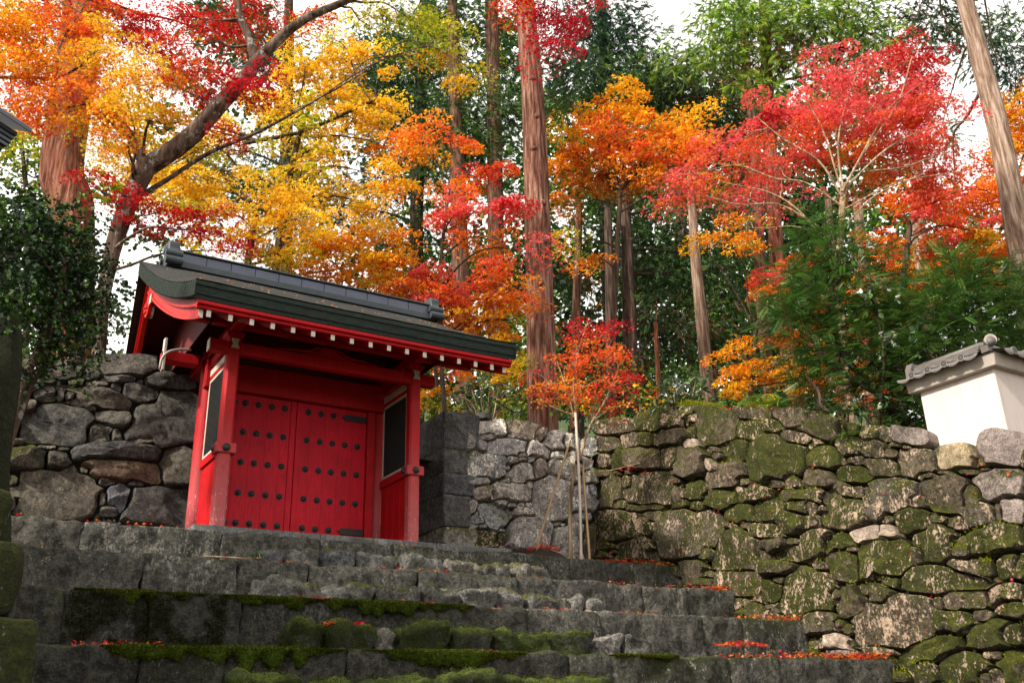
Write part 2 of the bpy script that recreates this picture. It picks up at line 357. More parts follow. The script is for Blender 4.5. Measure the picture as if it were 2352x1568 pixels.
rough_grid('hillside', 14, 110, 44, 90, hill_z, 90, 50, M['hill'])

# ------------------------------------------------------------------ stones
NA = 30
ANG = np.linspace(0, 2 * np.pi, NA, endpoint=False)
def cells(stones, rmax=1.5, pw=2.8):
    """stones: rows cx,cy,w,h,rot -> boundary of each in picture units, fitted against its neighbours"""
    S = np.array([(s + (0,))[:5] for s in stones], dtype=float)
    ca, sa = np.cos(np.radians(S[:, 4])), np.sin(np.radians(S[:, 4]))
    out = []
    ts = np.linspace(0.03, rmax, 70)
    for i in range(len(S)):
        rs = np.random.RandomState(i * 13 + 5)
        # direction samples in the stone's own frame
        wob = 1 + 0.05 * np.sin(ANG * 2 + rs.rand() * 6) + 0.05 * np.sin(ANG * 3 + rs.rand() * 6) + 0.03 * np.sin(ANG * 5 + rs.rand() * 6)
        ex = np.cos(ANG) * S[i, 2] / 2; ey = np.sin(ANG) * S[i, 3] / 2
        nrm = (np.abs(np.cos(ANG)) ** pw + np.abs(np.sin(ANG)) ** pw) ** (1 / pw)
        ex /= nrm; ey /= nrm
        dx = ex * ca[i] - ey * sa[i]; dy = ex * sa[i] + ey * ca[i]
        near = [j for j in range(len(S)) if j != i and abs(S[j, 0] - S[i, 0]) < (S[i, 2:4].max() + S[j, 2:4].max()) * .75 and abs(S[j, 1] - S[i, 1]) < (S[i, 2:4].max() + S[j, 2:4].max()) * .75]
        px = S[i, 0] + ts[None, :] * dx[:, None]; py = S[i, 1] + ts[None, :] * dy[:, None]
        lim = np.minimum(rmax, rmax * wob * 0.90)
        if near:
            J = np.array(near)
            qx = px[..., None] - S[J, 0]; qy = py[..., None] - S[J, 1]
            ux = (qx * ca[J] + qy * sa[J]) / (S[J, 2] / 2); uy = (-qx * sa[J] + qy * ca[J]) / (S[J, 3] / 2)
            dj = ((np.abs(ux) ** pw + np.abs(uy) ** pw) ** (1 / pw)).min(-1)
            bad = dj < ts[None, :]
            first = np.where(bad.any(1), ts[np.minimum(bad.argmax(1), len(ts) - 1)] - 0.02, 9)
            lim = np.minimum(lim, first)
        lim = np.maximum(lim, 0.08)
        bx, by = S[i, 0] + lim * dx, S[i, 1] + lim * dy
        out.append(np.stack([bx, by], 1))
    return S, out
def fill_gaps(S, polys, region, step=3.0, rmin=7.0, rmaxf=24):
    """small chinking stones for the gaps inside region (picture polygon)"""
    R = np.array(region, float); x0, y0 = R.min(0); x1, y1 = R.max(0)
    gx = np.arange(x0, x1, step); gy = np.arange(y0, y1, step)
    X, Y = np.meshgrid(gx, gy); free = np.zeros(X.shape, bool)
    j = len(R) - 1
    for i in range(len(R)):
        a, b = R[i], R[j]
        cond = ((a[1] > Y) != (b[1] > Y)) & (X < (b[0] - a[0]) * (Y - a[1]) / (b[1] - a[1] + 1e-9) + a[0])
        free ^= cond; j = i
    def occupy(poly, c):
        lo = poly.min(0); hi = poly.max(0)
        ix0, ix1 = np.searchsorted(gx, [lo[0], hi[0]]); iy0, iy1 = np.searchsorted(gy, [lo[1], hi[1]])
        sx, sy = X[iy0:iy1 + 1, ix0:ix1 + 1], Y[iy0:iy1 + 1, ix0:ix1 + 1]
        ins = np.zeros(sx.shape, bool); jj = len(poly) - 1
        for ii in range(len(poly)):
            a, b = poly[ii], poly[jj]
            ins ^= ((a[1] > sy) != (b[1] > sy)) & (sx < (b[0] - a[0]) * (sy - a[1]) / (b[1] - a[1] + 1e-9) + a[0]); jj = ii
        free[iy0:iy1 + 1, ix0:ix1 + 1] &= ~ins
    for p in polys: occupy(p, None)
    res = []
    for it in range(4):
        d = free.astype(int); e = free.copy()
        for k in range(12):
            e2 = e.copy(); e2[1:] &= e[:-1]; e2[:-1] &= e[1:]; e2[:, 1:] &= e[:, :-1]; e2[:, :-1] &= e[:, 1:]; e = e2; d += e
        order = np.argsort(-d.ravel(), kind='stable')
        new = 0
        for o in order[:6000]:
            v = d.ravel()[o]
            if v * step < rmin: break
            iy, ix = divmod(o, X.shape[1])
            if not free[iy, ix]: continue
            c = np.array([gx[ix], gy[iy]]); pts = []
            for a in ANG:
                r = step
                lim = min(v * step * 2.6, rmaxf)
                while r < lim:
                    qx = int(round((c[0] + r * math.cos(a) - x0) / step)); qy = int(round((c[1] + r * math.sin(a) - y0) / step))
                    if not (0 <= qy < X.shape[0] and 0 <= qx < X.shape[1]) or not free[qy, qx]: break
                    r += step * 0.5
                pts.append(r)
            pts = np.array(pts); pts = np.minimum(pts, np.minimum(np.roll(pts, 1), np.roll(pts, -1)) * 1.25)
            poly = np.stack([c[0] + pts * np.cos(ANG), c[1] + pts * np.sin(ANG)], 1)
            res.append((c, poly)); occupy(poly, c); new += 1
        if not new: break
    return res
def stone_mesh(name, B3, c3, nrm, mat, parent, gap, bulge, seed, deep=0.28, low=False):
    """B3 boundary ring on the wall plane, pushed out along nrm as a broken, split-faced stone"""
    rs = np.random.RandomState(seed)
    d = B3 - c3; L = np.linalg.norm(d, axis=1)[:, None]
    jit = np.array([mnoise.noise((math.cos(a) * 2.2 + seed, math.sin(a) * 2.2, seed * .37)) for a in ANG])[:, None]
    B = c3 + d * np.maximum(0.4, (L - gap * (1 + .8 * jit)) / (L + 1e-9)) * (1 + .035 * np.minimum(0, jit))
    size = L.mean()
    prof = [(1.0, -deep), (1.0, 0.15), (0.975, 0.55), (0.92, 0.84), (0.78, 0.94), (0.55, 0.98), (0.28, 1.0)]
    sel = np.arange(NA)
    if low: prof = [(1.0, -deep * .6), (1.0, .2), (.85, .85), (.4, 1.0)]; sel = np.arange(0, NA, 3)
    B = B[sel]; n = len(sel)
    tilt = rs.uniform(-0.22, 0.22, 3) * min(size, .35)
    lift = rs.uniform(-0.35, 0.45) * bulge * min(1, size / .12)
    d2 = B - c3
    f = 1.3 / max(size, .08)
    # two or three broken planes give the face its facets
    planes = [(rs.normal(size=2) * .55, rs.uniform(.75, 1.15)) for _ in range(3)]
    ux = np.cross(nrm, [0, 0, 1.0]); ux /= np.linalg.norm(ux); uz = np.cross(ux, nrm)
    rings = []
    for s_, h in prof:
        q = d2 * s_
        if h > 0:
            P = c3 + q; hh = np.empty(n)
            for k in range(n):
                p = P[k]
                v = mnoise.noise((p[0] * f + seed, p[1] * f, p[2] * f)) * 0.30 + mnoise.noise((p[0] * 9, p[1] * 9 + seed, p[2] * 9)) * 0.22 + mnoise.noise((p[0] * 21, p[1] * 21 + seed, p[2] * 21)) * 0.14
                a, b = q[k] @ ux / size, q[k] @ uz / size
                cap = min(pl[1] + pl[0][0] * a + pl[0][1] * b for pl in planes)
                hh[k] = min(h, max(.12, cap)) + (v if h > .3 else v * .3)
            hh = np.maximum(0.04, hh) * bulge + (q @ ux * tilt[0] + q @ uz * tilt[1]) / max(size, .05) * h + lift * h
            P = P + np.outer(hh, nrm)
        else: P = c3 + q + nrm * h
        rings.append(P)
    V = np.concatenate(rings + [rings[-1].mean(0)[None]])
    F = []
    for k in range(len(prof) - 1):
        i = np.arange(n); j = (i + 1) % n
        F.append(np.stack([k * n + i, k * n + j, (k + 1) * n + j, (k + 1) * n + i], 1))
    F = np.concatenate(F).tolist(); b = (len(prof) - 1) * n; t = len(V) - 1
    F += [(b + i, b + (i + 1) % n, t) for i in range(n)]
    if np.cross(B3[1] - B3[0], B3[2] - B3[1]).dot(nrm) < 0: F = [tuple(reversed(q)) for q in F]
    me = bpy.data.meshes.new(name); me.from_pydata(V.tolist(), [], F); me.update()
    o = place(name, me, mat, parent); me.set_sharp_from_angle(angle=math.radians(30)); return o
def join_arrays(lst):
    Vs, Fs, b = [], [], 0
    for v, f in lst: Vs.append(v); Fs.append(np.asarray(f) + b); b += len(v)
    return np.concatenate(Vs), np.concatenate(Fs)
def zoomed(rows, ox, oy, s): return [(ox + r[0] * s, oy + r[1] * s, r[2] * s, r[3] * s) + tuple(r[4:]) for r in rows]
def build_wall(root, stones, region, nrm, k, mat_of, gap=0.016, bulge=0.07, limit=300, filler_mat=None):
    S, polys = cells(stones)
    fill = fill_gaps(S, polys, region)
    allp = [(S[i, :2], p, mat_of(i, S[i])) for i, p in enumerate(polys)] + [(c, p, filler_mat) for c, p in fill]
    allp.sort(key=lambda t: -np.ptp(t[1][:, 0]) * np.ptp(t[1][:, 1]))
    rest = []
    for i, (c, p, m) in enumerate(allp):
        B3 = np.array([onP(x, y, nrm, k) for x, y in p]); c3 = B3.mean(0)
        sz = np.linalg.norm(B3 - c3, axis=1).mean()
        nn = nrm / np.linalg.norm(nrm)
        c3 = onP(c[0], c[1], nrm, k)
        o = stone_mesh('stone', B3, c3, nn, m, root, min(gap, sz * .16), min(bulge * (0.6 + 0.8 * rnd.random()), sz * .75) , i * 7 + len(allp), low=sz < .055)
        if i >= limit: rest.append(o)
    if rest:
        vs, fs, b = [], [], 0
        for o in rest:
            vs += [tuple(v.co) for v in o.data.vertices]; fs += [tuple(x + b for x in q.vertices) for q in o.data.polygons]; b = len(vs)
            me = o.data; bpy.data.objects.remove(o); bpy.data.meshes.remove(me)
        me = bpy.data.meshes.new('chinking_stones'); me.from_pydata(vs, [], fs); me.update()
        tag(place('chinking_stones', me, filler_mat, root), kind='stuff')
    return len(allp)
def core(root, region, nrm, k, depth=0.10, thick=0.8, sink=0.05):
    nn = -nrm / np.linalg.norm(nrm)
    P = [onP(x, y, nrm, k) - nn * depth - np.array([0, 0, sink]) for x, y in region]
    back = np.array([nn[0], nn[1], 0]); back /= np.linalg.norm(back)
    Q = [p - back * thick for p in P]; n = len(P)
    me = bpy.data.meshes.new('wall_core')
    me.from_pydata([tuple(p) for p in P + Q], [], [tuple(range(n)), tuple(range(2 * n - 1, n - 1, -1))] + [(i, i + n, (i + 1) % n + n, (i + 1) % n) for i in range(n)])
    bm = bmesh.new(); bm.from_mesh(me); bmesh.ops.recalc_face_normals(bm, faces=bm.faces); bm.to_mesh(me); bm.free()
    return place('wall_core', me, M['joint'], root, smooth=False)

# -- wall left of the gate (plane Y = 13.17 + .2 z)
NF = np.array([0, 1.0, -0.2]); KF = 13.17
ZL = [(925,215,480,150,5),(1290,210,210,100,3),(1235,325,325,125,5),(870,315,260,62),(1032,332,50,45),(710,350,180,55),(850,385,95,75),(1045,430,310,150,12),
 (700,455,590,165,12),(1190,600,470,390,-22),(400,650,600,300,6),(850,590,290,125,10),(720,715,180,150),(855,735,70,95),(1060,775,200,45),(1312,960,235,275),
 (860,855,630,125,0),(920,995,520,165,5),(190,890,265,170),(430,910,160,138),(400,1145,640,320,3),(1185,1238,515,265),(870,1180,170,200,20),(800,1280,140,80),
 (790,1075,140,60),(1000,1085,130,45),(340,815,150,35),(470,825,90,30),(620,985,60,60),(755,1200,55,110),(480,240,240,130),(340,420,150,120),(230,240,150,120),
 (680,270,130,90),(150,330,110,120),(300,330,200,60),(90,650,120,160),(200,520,160,110),(95,1060,90,90),(80,1220,80,110),(560,340,120,70),(670,520,120,50),(520,430,120,90),(120,780,130,50),(560,180,120,80)]
SL = zoomed(ZL, 0, 775.2, .3112)
regL = [(8, 830), (130, 812), (215, 822), (355, 826), (428, 824), (436, 900), (446, 1035), (452, 1215), (8, 1215)]
wl = thing('stone_wall', 'dark dry stone wall of large boulders left of the red gate, under the evergreen', 'stone wall', tuple(onP(230, 1200, NF, KF)))
core(wl, [(5, 838), (215, 832), (420, 836), (440, 1215), (5, 1215)], NF, KF)
M['stone_rust'] = stone_mat('stone_rust', [(0.20, 0.13, 0.09), (0.19, 0.13, 0.095)], 0.5, moss=0.08, patch=0.2, patchc=(0.30, 0.18, 0.12), bump=0.8)
M['stone_blue'] = stone_mat('stone_blue', [(0.13, 0.14, 0.16), (0.14, 0.145, 0.165)], 0.6, bump=0.6)
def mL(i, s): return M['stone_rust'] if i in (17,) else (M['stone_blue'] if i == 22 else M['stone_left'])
def build_wall_f(root, stones, region, n, k, *a, **kw): return build_wall(root, stones, region, -n, -k, *a, **kw)
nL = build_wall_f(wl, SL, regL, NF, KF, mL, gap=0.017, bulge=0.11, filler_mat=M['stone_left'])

# -- grey wall right of the gate, with squared corner blocks
ZM = [(760,345,275,140,5),(1010,355,255,135,8),(1180,395,90,100),(975,410,165,58,15),(725,420,130,55),(885,500,345,150,3),(685,490,70,110),(1155,530,205,135,10),(1285,450,185,145),
 (1420,450,140,110,20),(1560,520,110,150),(720,660,315,215,3),(930,615,125,65),(1020,565,70,55),(1025,600,75,40),(1090,600,60,60),(1010,715,225,180,-25),(1170,670,110,170),(1315,570,120,85),
 (1370,700,285,165,25),(1470,620,220,140,15),(1570,760,140,110),(900,675,50,45),(665,795,158,78),(880,785,90,40),(1080,815,60,75),(690,890,138,130),(930,880,345,165,5),(760,910,38,70),
 (840,975,120,65),(595,1010,75,100),(780,1080,300,220,10),(1260,940,295,375,5),(1510,940,215,240),(1030,1045,188,78),(930,985,85,42),(1005,990,58,42),(1065,995,65,58),(660,1110,145,80,20),
 (640,1055,35,40),(1080,1220,415,245,5),(1400,1285,290,280),(720,1260,185,155),(845,1260,78,95),(850,1195,60,38),(690,1160,88,48),(1470,1095,110,75),(1560,1080,60,65),(1595,880,95,140),
 (1330,1145,115,32),(1570,1280,110,240),(700,250,120,60),(570,240,90,70)]
SM = zoomed(ZM, 918.7, 890.0, .2746)
regM = [(1072, 958), (1150, 968), (1232, 975), (1280, 995), (1330, 1000), (1364, 1010), (1366, 1300), (1060, 1300), (1085, 1150), (1070, 1040)]
wm = thing('stone_wall', 'pale grey lichen-spotted stone wall between the red gate and the staked sapling', 'stone wall', tuple(onP(1200, 1280, NF, KF)))
core(wm, [(1030, 965), (1230, 985), (1362, 1012), (1366, 1310), (1030, 1310)], NF, KF)
def mM(i, s): return M['stone_moss'] if i in (42, 43, 50) else (M['stone_pale'] if i in (1, 39) else (M['stone_quoin'] if i in (51, 52) else M['stone_mid']))
build_wall_f(wm, SM, regM, NF, KF, mM, gap=0.024, bulge=0.13, filler_mat=M['stone_mid'])

def rough_box(name, x0, x1, y0, y1, z0, z1, mat, parent, seed, amp=0.02, r=0.03, cell=0.12, shear=None, f=2.6):
    hs = np.array([(x1 - x0) / 2, (y1 - y0) / 2, (z1 - z0) / 2]); c = np.array([(x0 + x1) / 2, (y0 + y1) / 2, (z0 + z1) / 2])
    r = min(r, hs.min() * 0.6); ax = []
    for h in hs:
        k = max(2, int(round(2 * h / cell)))
        k = min(k, 30)
        ax.append(np.concatenate([[-h], np.linspace(-h + r, h - r, k), [h]]))
    idx = {}; V = []; F = []
    def vid(i, j, k):
        key = (i, j, k)
        if key not in idx:
            p = np.array([ax[0][i], ax[1][j], ax[2][k]])
            q = np.clip(p, -(hs - r), hs - r); dd = p - q; L = np.linalg.norm(dd)
            if L > 0: p = q + dd / L * r
            n = p / hs; n = n * np.abs(n) ** 3; n /= np.linalg.norm(n) + 1e-9
            w = p + c
            a = mnoise.noise((w[0] * f + seed, w[1] * f, w[2] * f)) + 0.55 * mnoise.noise((w[0] * f * 2.6, w[1] * f * 2.6 + seed, w[2] * f * 2.6)) + 0.3 * mnoise.noise((w[0] * f * 6, w[1] * f * 6, w[2] * f * 6 + seed))
            p = p + n * a * amp
            if shear is not None: p = p + shear(p / hs)
            idx[key] = len(V); V.append(tuple(p + c))
        return idx[key]
    n0, n1, n2 = [len(a) - 1 for a in ax]
    for a in range(n0):
        for b in range(n1):
            F.append((vid(a, b, 0), vid(a, b + 1, 0), vid(a + 1, b + 1, 0), vid(a + 1, b, 0)))
            F.append((vid(a, b, n2), vid(a + 1, b, n2), vid(a + 1, b + 1, n2), vid(a, b + 1, n2)))
    for a in range(n0):
        for b in range(n2):
            F.append((vid(a, 0, b), vid(a + 1, 0, b), vid(a + 1, 0, b + 1), vid(a, 0, b + 1)))
            F.append((vid(a, n1, b), vid(a, n1, b + 1), vid(a + 1, n1, b + 1), vid(a + 1, n1, b)))
    for a in range(n1):
        for b in range(n2):
            F.append((vid(0, a, b), vid(0, a, b + 1), vid(0, a + 1, b + 1), vid(0, a + 1, b)))
            F.append((vid(n0, a, b), vid(n0, a + 1, b), vid(n0, a + 1, b + 1), vid(n0, a, b + 1)))
    me = bpy.data.meshes.new(name); me.from_pydata(V, [], F); me.update()
    return place(name, me, mat, parent)
# squared corner blocks (front edge at picture x = 1016)
qz = [(198, 508, 655), (510, 712, 556), (714, 888, 618), (892, 1155, 584), (1160, 1330, 632)]
for i, (ya, yb, xr) in enumerate(qz):
    A = onP(1016, 890 + ya * .2746, NF, KF); B = onP(1016, 890 + yb * .2746, NF, KF); R = onP(918.7 + xr * .2746, 890 + (ya + yb) / 2 * .2746, NF, KF)
    yf = (A[1] + B[1]) / 2 - 0.06
    rough_box('corner_block', (A[0] + B[0]) / 2, R[0], yf, yf + 1.1, B[2] + .006, A[2] - .006, M['stone_quoin'] if i < 4 else M['stone_mid'], wm, i * 11 + 3, amp=0.022, r=0.035, cell=0.09)

# -- mossy retaining wall (plane X = 9.86 + .17 z)
NR = np.array([1.0, 0, -0.17]); KR = 9.86
ZR5 = [(320,300,245,110,-5),(550,250,195,135,-20),(760,220,225,165,-40),(870,240,135,65,-20),(1060,300,290,250),(1300,200,175,78),(1290,320,200,145),(240,420,195,105),(420,390,155,115),(530,390,90,118),
 (710,370,245,125,-15),(870,320,80,105),(860,415,112,85),(1185,460,225,170,-10),(1030,460,95,48),(1060,500,88,55),(1480,530,380,330),(1460,290,155,88),(1650,230,245,125),(1630,370,195,88),
 (200,545,118,102),(345,550,120,165),(530,530,235,185),(710,520,150,170,-30),(840,570,245,240),(1020,590,65,115,-30),(1130,650,320,160,-20),(220,640,118,65),(400,625,78,34),(320,630,68,30),
 (490,640,58,38),(740,630,78,45),(750,690,88,75),(590,740,470,250),(250,760,195,255),(390,700,80,115),(910,760,145,155,-20),(770,790,145,135),(1260,700,75,65),(1110,830,205,155),(1000,790,115,55,-25),
 (1320,790,255,125),(1500,710,135,55),(1600,700,118,115),(1620,800,175,95),(330,860,108,75),(560,890,198,45,-8),(760,880,215,48,-10),(920,880,108,78),(820,830,34,28),(990,830,35,24),(430,890,88,58),
 (590,950,158,85),(340,1020,295,235),(560,1040,118,105),(520,970,58,48),(860,1080,490,360),(1230,930,235,145),(1440,900,235,135),(1650,880,145,98),(1150,1020,88,48),(1280,1020,88,58),(1420,1070,235,105),
 (1600,1000,155,175),(1200,1210,370,320),(1490,1170,175,105,-10),(1640,1150,145,78),(460,1190,295,145),(240,1180,168,58),(290,1210,58,38),(210,1240,118,48),(590,1240,68,78),(980,1220,108,125),
 (870,1350,215,165),(1000,1380,88,58),(760,1360,68,98),(1500,1330,245,125,-10),(1500,1420,98,68),(960,1430,138,68),(1200,1430,350,175),(1460,1480,138,155),(1400,1240,48,78),(680,1330,90,80),(720,1430,120,90)]
ZR6 = [(260,150,245,105,10),(410,170,108,78),(530,180,108,78),(620,190,88,78),(745,200,168,88,5),(280,330,155,115),(420,250,118,108),(560,270,108,98),(650,300,58,48),(790,350,195,145),(730,262,38,24),
 (600,380,175,88),(450,410,175,78),(250,430,145,88),(1020,320,228,125),(1280,285,265,180),(1085,400,118,38),(950,405,78,20),(850,425,108,38),(1150,350,48,58),(1170,385,58,24),(960,520,225,215),
 (1090,540,108,128),(1260,460,265,185),(1330,610,128,145),(430,520,145,68),(520,510,38,58),(660,550,255,215),(810,570,88,78),(210,600,48,58),(265,600,34,34),(390,610,205,195),(640,660,88,48),
 (770,660,195,135),(910,660,88,48),(1020,680,118,78),(1130,650,175,145),(1245,620,38,88),(500,745,165,75,-15),(635,730,95,78),(1220,790,305,165,-15),(900,800,215,195),(1050,830,108,138),(350,790,185,98),
 (160,820,325,115,-20),(600,890,295,205),(800,860,58,98),(250,920,78,48),(390,910,165,175),(430,830,68,33),(190,1070,265,265),(1090,930,255,125),(940,990,460,145),(1180,930,98,118),(1310,920,128,138),
 (1380,930,60,148),(500,1055,58,68),(590,1080,138,128),(650,1010,98,68),(580,985,38,34),(435,1120,165,155),(350,1080,58,58),(915,1130,48,68),(1060,1110,228,115,-5),(1290,1080,205,115,-15),(690,1230,470,270),
 (1000,1240,215,145),(1160,1200,98,68),(1330,1160,118,98),(1290,1150,98,78),(250,1230,175,125),(355,1240,38,44),(415,1270,58,68),(360,1350,118,95),(432,1355,40,40),(360,1402,120,40),(250,1350,88,58),
 (1200,1310,265,145,-15),(900,1380,325,145,-15),(1320,1300,118,108),(560,1395,190,45),(480,1400,88,38),(1050,1470,255,165),(1230,1420,118,48),(840,1510,158,115),(700,1540,148,58),(1330,1480,138,165),
 (1250,1530,98,78),(1180,1540,78,58),(80,600,120,90),(1420,330,90,120),(1440,500,110,170),(1450,700,110,190),(1450,880,90,140),(1450,1080,110,150),(1450,1280,120,160),(1450,1480,120,170)]
c5 = [s for s in zoomed(ZR5, 1320.7, 890.0, .3112) if s[0] < 1838]
c6 = [s for s in zoomed(ZR6, 1780.0, 918.7, .4141) if s[0] >= 1838]
SR = c5 + c6
# stones of the same wall beyond the right edge of the picture
rr = np.random.RandomState(3)
for yy in range(1070, 1600, 62):
    for xx in range(2440, 2800, 95):
        SR.append((xx + rr.uniform(-18, 18), yy - (xx - 2400) * .18 + rr.uniform(-10, 10), 100 + rr.uniform(-25, 15), 66 + rr.uniform(-12, 8), -9))
topR = [(1364, 1020), (1383, 985), (1461, 965), (1495, 949), (1539, 937), (1585, 927), (1663, 938), (1756, 942), (1792, 938), (1921, 962), (2053, 981), (2124, 1008), (2150, 1046), (2240, 1028), (2310, 1000), (2400, 985), (2800, 930)]
regR = topR + [(2800, 1620), (1366, 1620)]
wr = thing('stone_wall', 'mossy green retaining wall of boulders stepping down along the right side of the stairs', 'stone wall', tuple(onP(1900, 1500, NR, KR)))
core(wr, [(x, y + 14) for x, y in topR] + [(2800, 1700), (1366, 1700)], NR, KR, depth=0.12)
def at6(x, y): return (1780.0 + x * .4141, 918.7 + y * .4141)
special = {at6(1020, 320): 'stone_warm', at6(1280, 285): 'stone_pink', at6(360, 1350): 'stone_pale', at6(432, 1355): 'stone_pale', at6(635, 730): 'stone_pale', at6(210, 600): 'stone_pale', at6(500, 745): 'stone_pale', at6(360, 1402): 'stone_pink',
           at6(1330, 610): 'stone_pink', at6(1260, 460): 'stone_pink', at6(745, 200): 'stone_pink', at6(500, 1055): 'stone_pale', at6(1245, 620): 'stone_pale'}
def mR(i, s):
    for (x, y), m in special.items():
        if abs(s[0] - x) < 2 and abs(s[1] - y) < 2: return M[m]
    if i in (12, 25): return M['stone_pale']
    return M['stone_moss']
nR = build_wall_f(wr, SR, regR, NR, KR, mR, gap=0.018, bulge=0.11, filler_mat=M['stone_moss'])

# ------------------------------------------------------------------ stairs
st = thing('stone_staircase', 'wide mossy stone stairs of long dark blocks climbing to the red gate', 'stairs', (5.3, 9.0, -1.0))
courses = [  # front y, top z, joints in picture x, right end, mat
 (11.67, 2.29, 1.735, [186, 509, 735, 905, 1110, 1307, 1442], 10.22, 'A'),
 (10.31, 1.735, 1.18, [326, 550, 709, 960, 1190, 1472, 1570], 10.14, 'B'),
 (8.97, 1.18, 0.615, [150, 345, 560, 975, 1210, 1376, 1611, 1699], 10.02, 'C'),
 (7.65, 0.615, 0.05, [330, 520, 800, 1010, 1307, 1671, 1785], 9.94, 'D'),
 (6.30, 0.05, -0.50, [300, 700, 1100, 1500], 9.86, 'E'), (4.95, -0.50, -1.05, [300, 800, 1300], 9.75, 'F'), (3.6, -1.05, -1.62, [300, 800, 1300], 9.65, 'G')]
edge_px = {'A': 1240, 'B': 1305, 'C': 1375, 'D': 1485, 'E': 1560, 'F': 1560, 'G': 1560}
COURSE = {}
for ci, (yf, zt, zb, js, xr, key) in enumerate(courses):
    xs = [0.72 - 0.0 * ci] + [onY(j, edge_px[key], yf)[0] for j in js]
    xs = [x for x in xs if x < xr - 0.2] + [xr]
    COURSE[key] = (yf, zt, zb, xs)
    for i in range(len(xs) - 1):
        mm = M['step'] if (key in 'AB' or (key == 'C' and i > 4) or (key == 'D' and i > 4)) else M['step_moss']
        dz = rnd.uniform(-.008, .008); dy = rnd.uniform(-.015, .015)
        rough_box('step_block', xs[i] + .002, xs[i + 1] - .002, yf + dy, yf + 0.62, zb - 0.12, zt + dz, mm, st, ci * 31 + i, amp=0.040, r=0.022, cell=0.07, f=4.2)
    mb = MB().box(0.6, xr + .3, yf + 0.35, yf + 1.9 if ci else 14.2, -1.62, zt - 0.035); mb.build('tread_earth', M['soil'], st)
# half-height rubble steps lying on the treads
def rubble(rows, yf, zb, mat, seed, depth=0.5):
    for i, (xa, xb, ytop, ybot) in enumerate(rows):
        A = onY(xa, ytop, yf); B = onY(xb, ytop, yf); zt = (A[2] + B[2]) / 2
        mm = M[mat[i % len(mat)]] if isinstance(mat, (list, tuple)) else M[mat]
        x0, x1 = min(A[0], B[0]), max(A[0], B[0])
        rs = np.random.RandomState(seed + i); sh = rs.uniform(-.03, .03, 4)
        rough_box('rubble_stone', x0 + .022, x1 - .022, yf + rs.uniform(-.08, .08), yf + depth, zb - .06, zt + rs.uniform(-.01, .05), mm, st, seed + i, amp=0.075, r=0.05, cell=0.06, f=3.8,
                  shear=lambda q, s=sh: np.array([s[0] * q[2], s[3] * q[2] - .03 * max(0, q[2]), s[1] * q[0] * max(0, q[2])]))
rubble([(592,652,1264,0),(652,738,1262,0),(738,820,1268,0),(820,918,1276,0),(918,1020,1284,0),(1020,1108,1290,0),(1112,1188,1298,0),(1192,1222,1300,0),(1202,1264,1304,0)], 10.95, 1.735, ['rubble'], 100)
rubble([(598,690,1332,0),(690,745,1338,0),(745,800,1342,0),(800,862,1348,0),(866,970,1354,0),(972,1058,1362,0),(1060,1146,1364,0),(1148,1212,1366,0),(1214,1312,1376,0),(1312,1350,1378,0),(1350,1398,1382,0)], 9.62, 1.18, ['rubble'], 140)
rubble([(676,760,1436,0),(760,868,1433,0),(870,926,1438,0),(928,1030,1440,0),(1034,1134,1448,0),(1136,1200,1452,0),(1202,1270,1454,0),(1272,1370,1462,0),(1372,1440,1462,0),(1440,1500,1466,0)], 8.30, 0.615,
       ['rubble_moss', 'rubble_moss', 'rubble', 'rubble_moss', 'rubble_moss', 'rubble_moss', 'rubble_moss', 'rubble_moss', 'rubble', 'step'], 180)
rubble([(560,700,1561,0),(700,830,1560,0),(830,990,1562,0),(990,1140,1562,0),(1140,1290,1565,0),(1290,1420,1566,0)], 7.0, 0.05, ['rubble_moss'], 220)
# granite plinth under the gate
for i, (xa, xb) in enumerate([(2.78, 4.42), (4.42, 5.18), (5.18, 6.13), (6.13, 7.36)]):
    rough_box('plinth_block', xa + .003, xb - .003, 11.95, 12.75, 2.20, 2.405, M['plinth'], st, 300 + i, amp=0.004, r=0.008, cell=0.2)
MB().box(2.78, 7.36, 12.75, 16.0, 2.2, 2.40).build('gate_floor_slab', M['plinth'], st)

# mossy side wall at the left edge
pl = thing('mossy_pillar', 'moss-covered squared stones at the left end of the stairs, nearest the viewer', 'stone pillar', (0.2, 6.4, -1.6))
def PL(xr, y0, y1, Y, d, seed, mat='pillar_moss'):
    a = onY(xr, y0, Y); b = onY(xr, y1, Y)
    rough_box('stone', a[0] - 0.75, (a[0] + b[0]) / 2, Y, Y + d, b[2], a[2], M[mat], pl, seed, amp=0.035, r=0.06, cell=0.07)
PL(78, 1418, 1700, 6.4, 1.1, 401); PL(48, 1243, 1414, 6.45, 1.05, 402); PL(19, 1120, 1240, 6.5, 1.0, 403)
a = onY(78, 1700, 6.4)
rough_box('stone', a[0] - 0.8, a[0] + .08, 6.35, 7.5, -1.62, a[2] - .01, M['pillar_moss'], pl, 404, amp=0.035, r=0.06, cell=0.1)

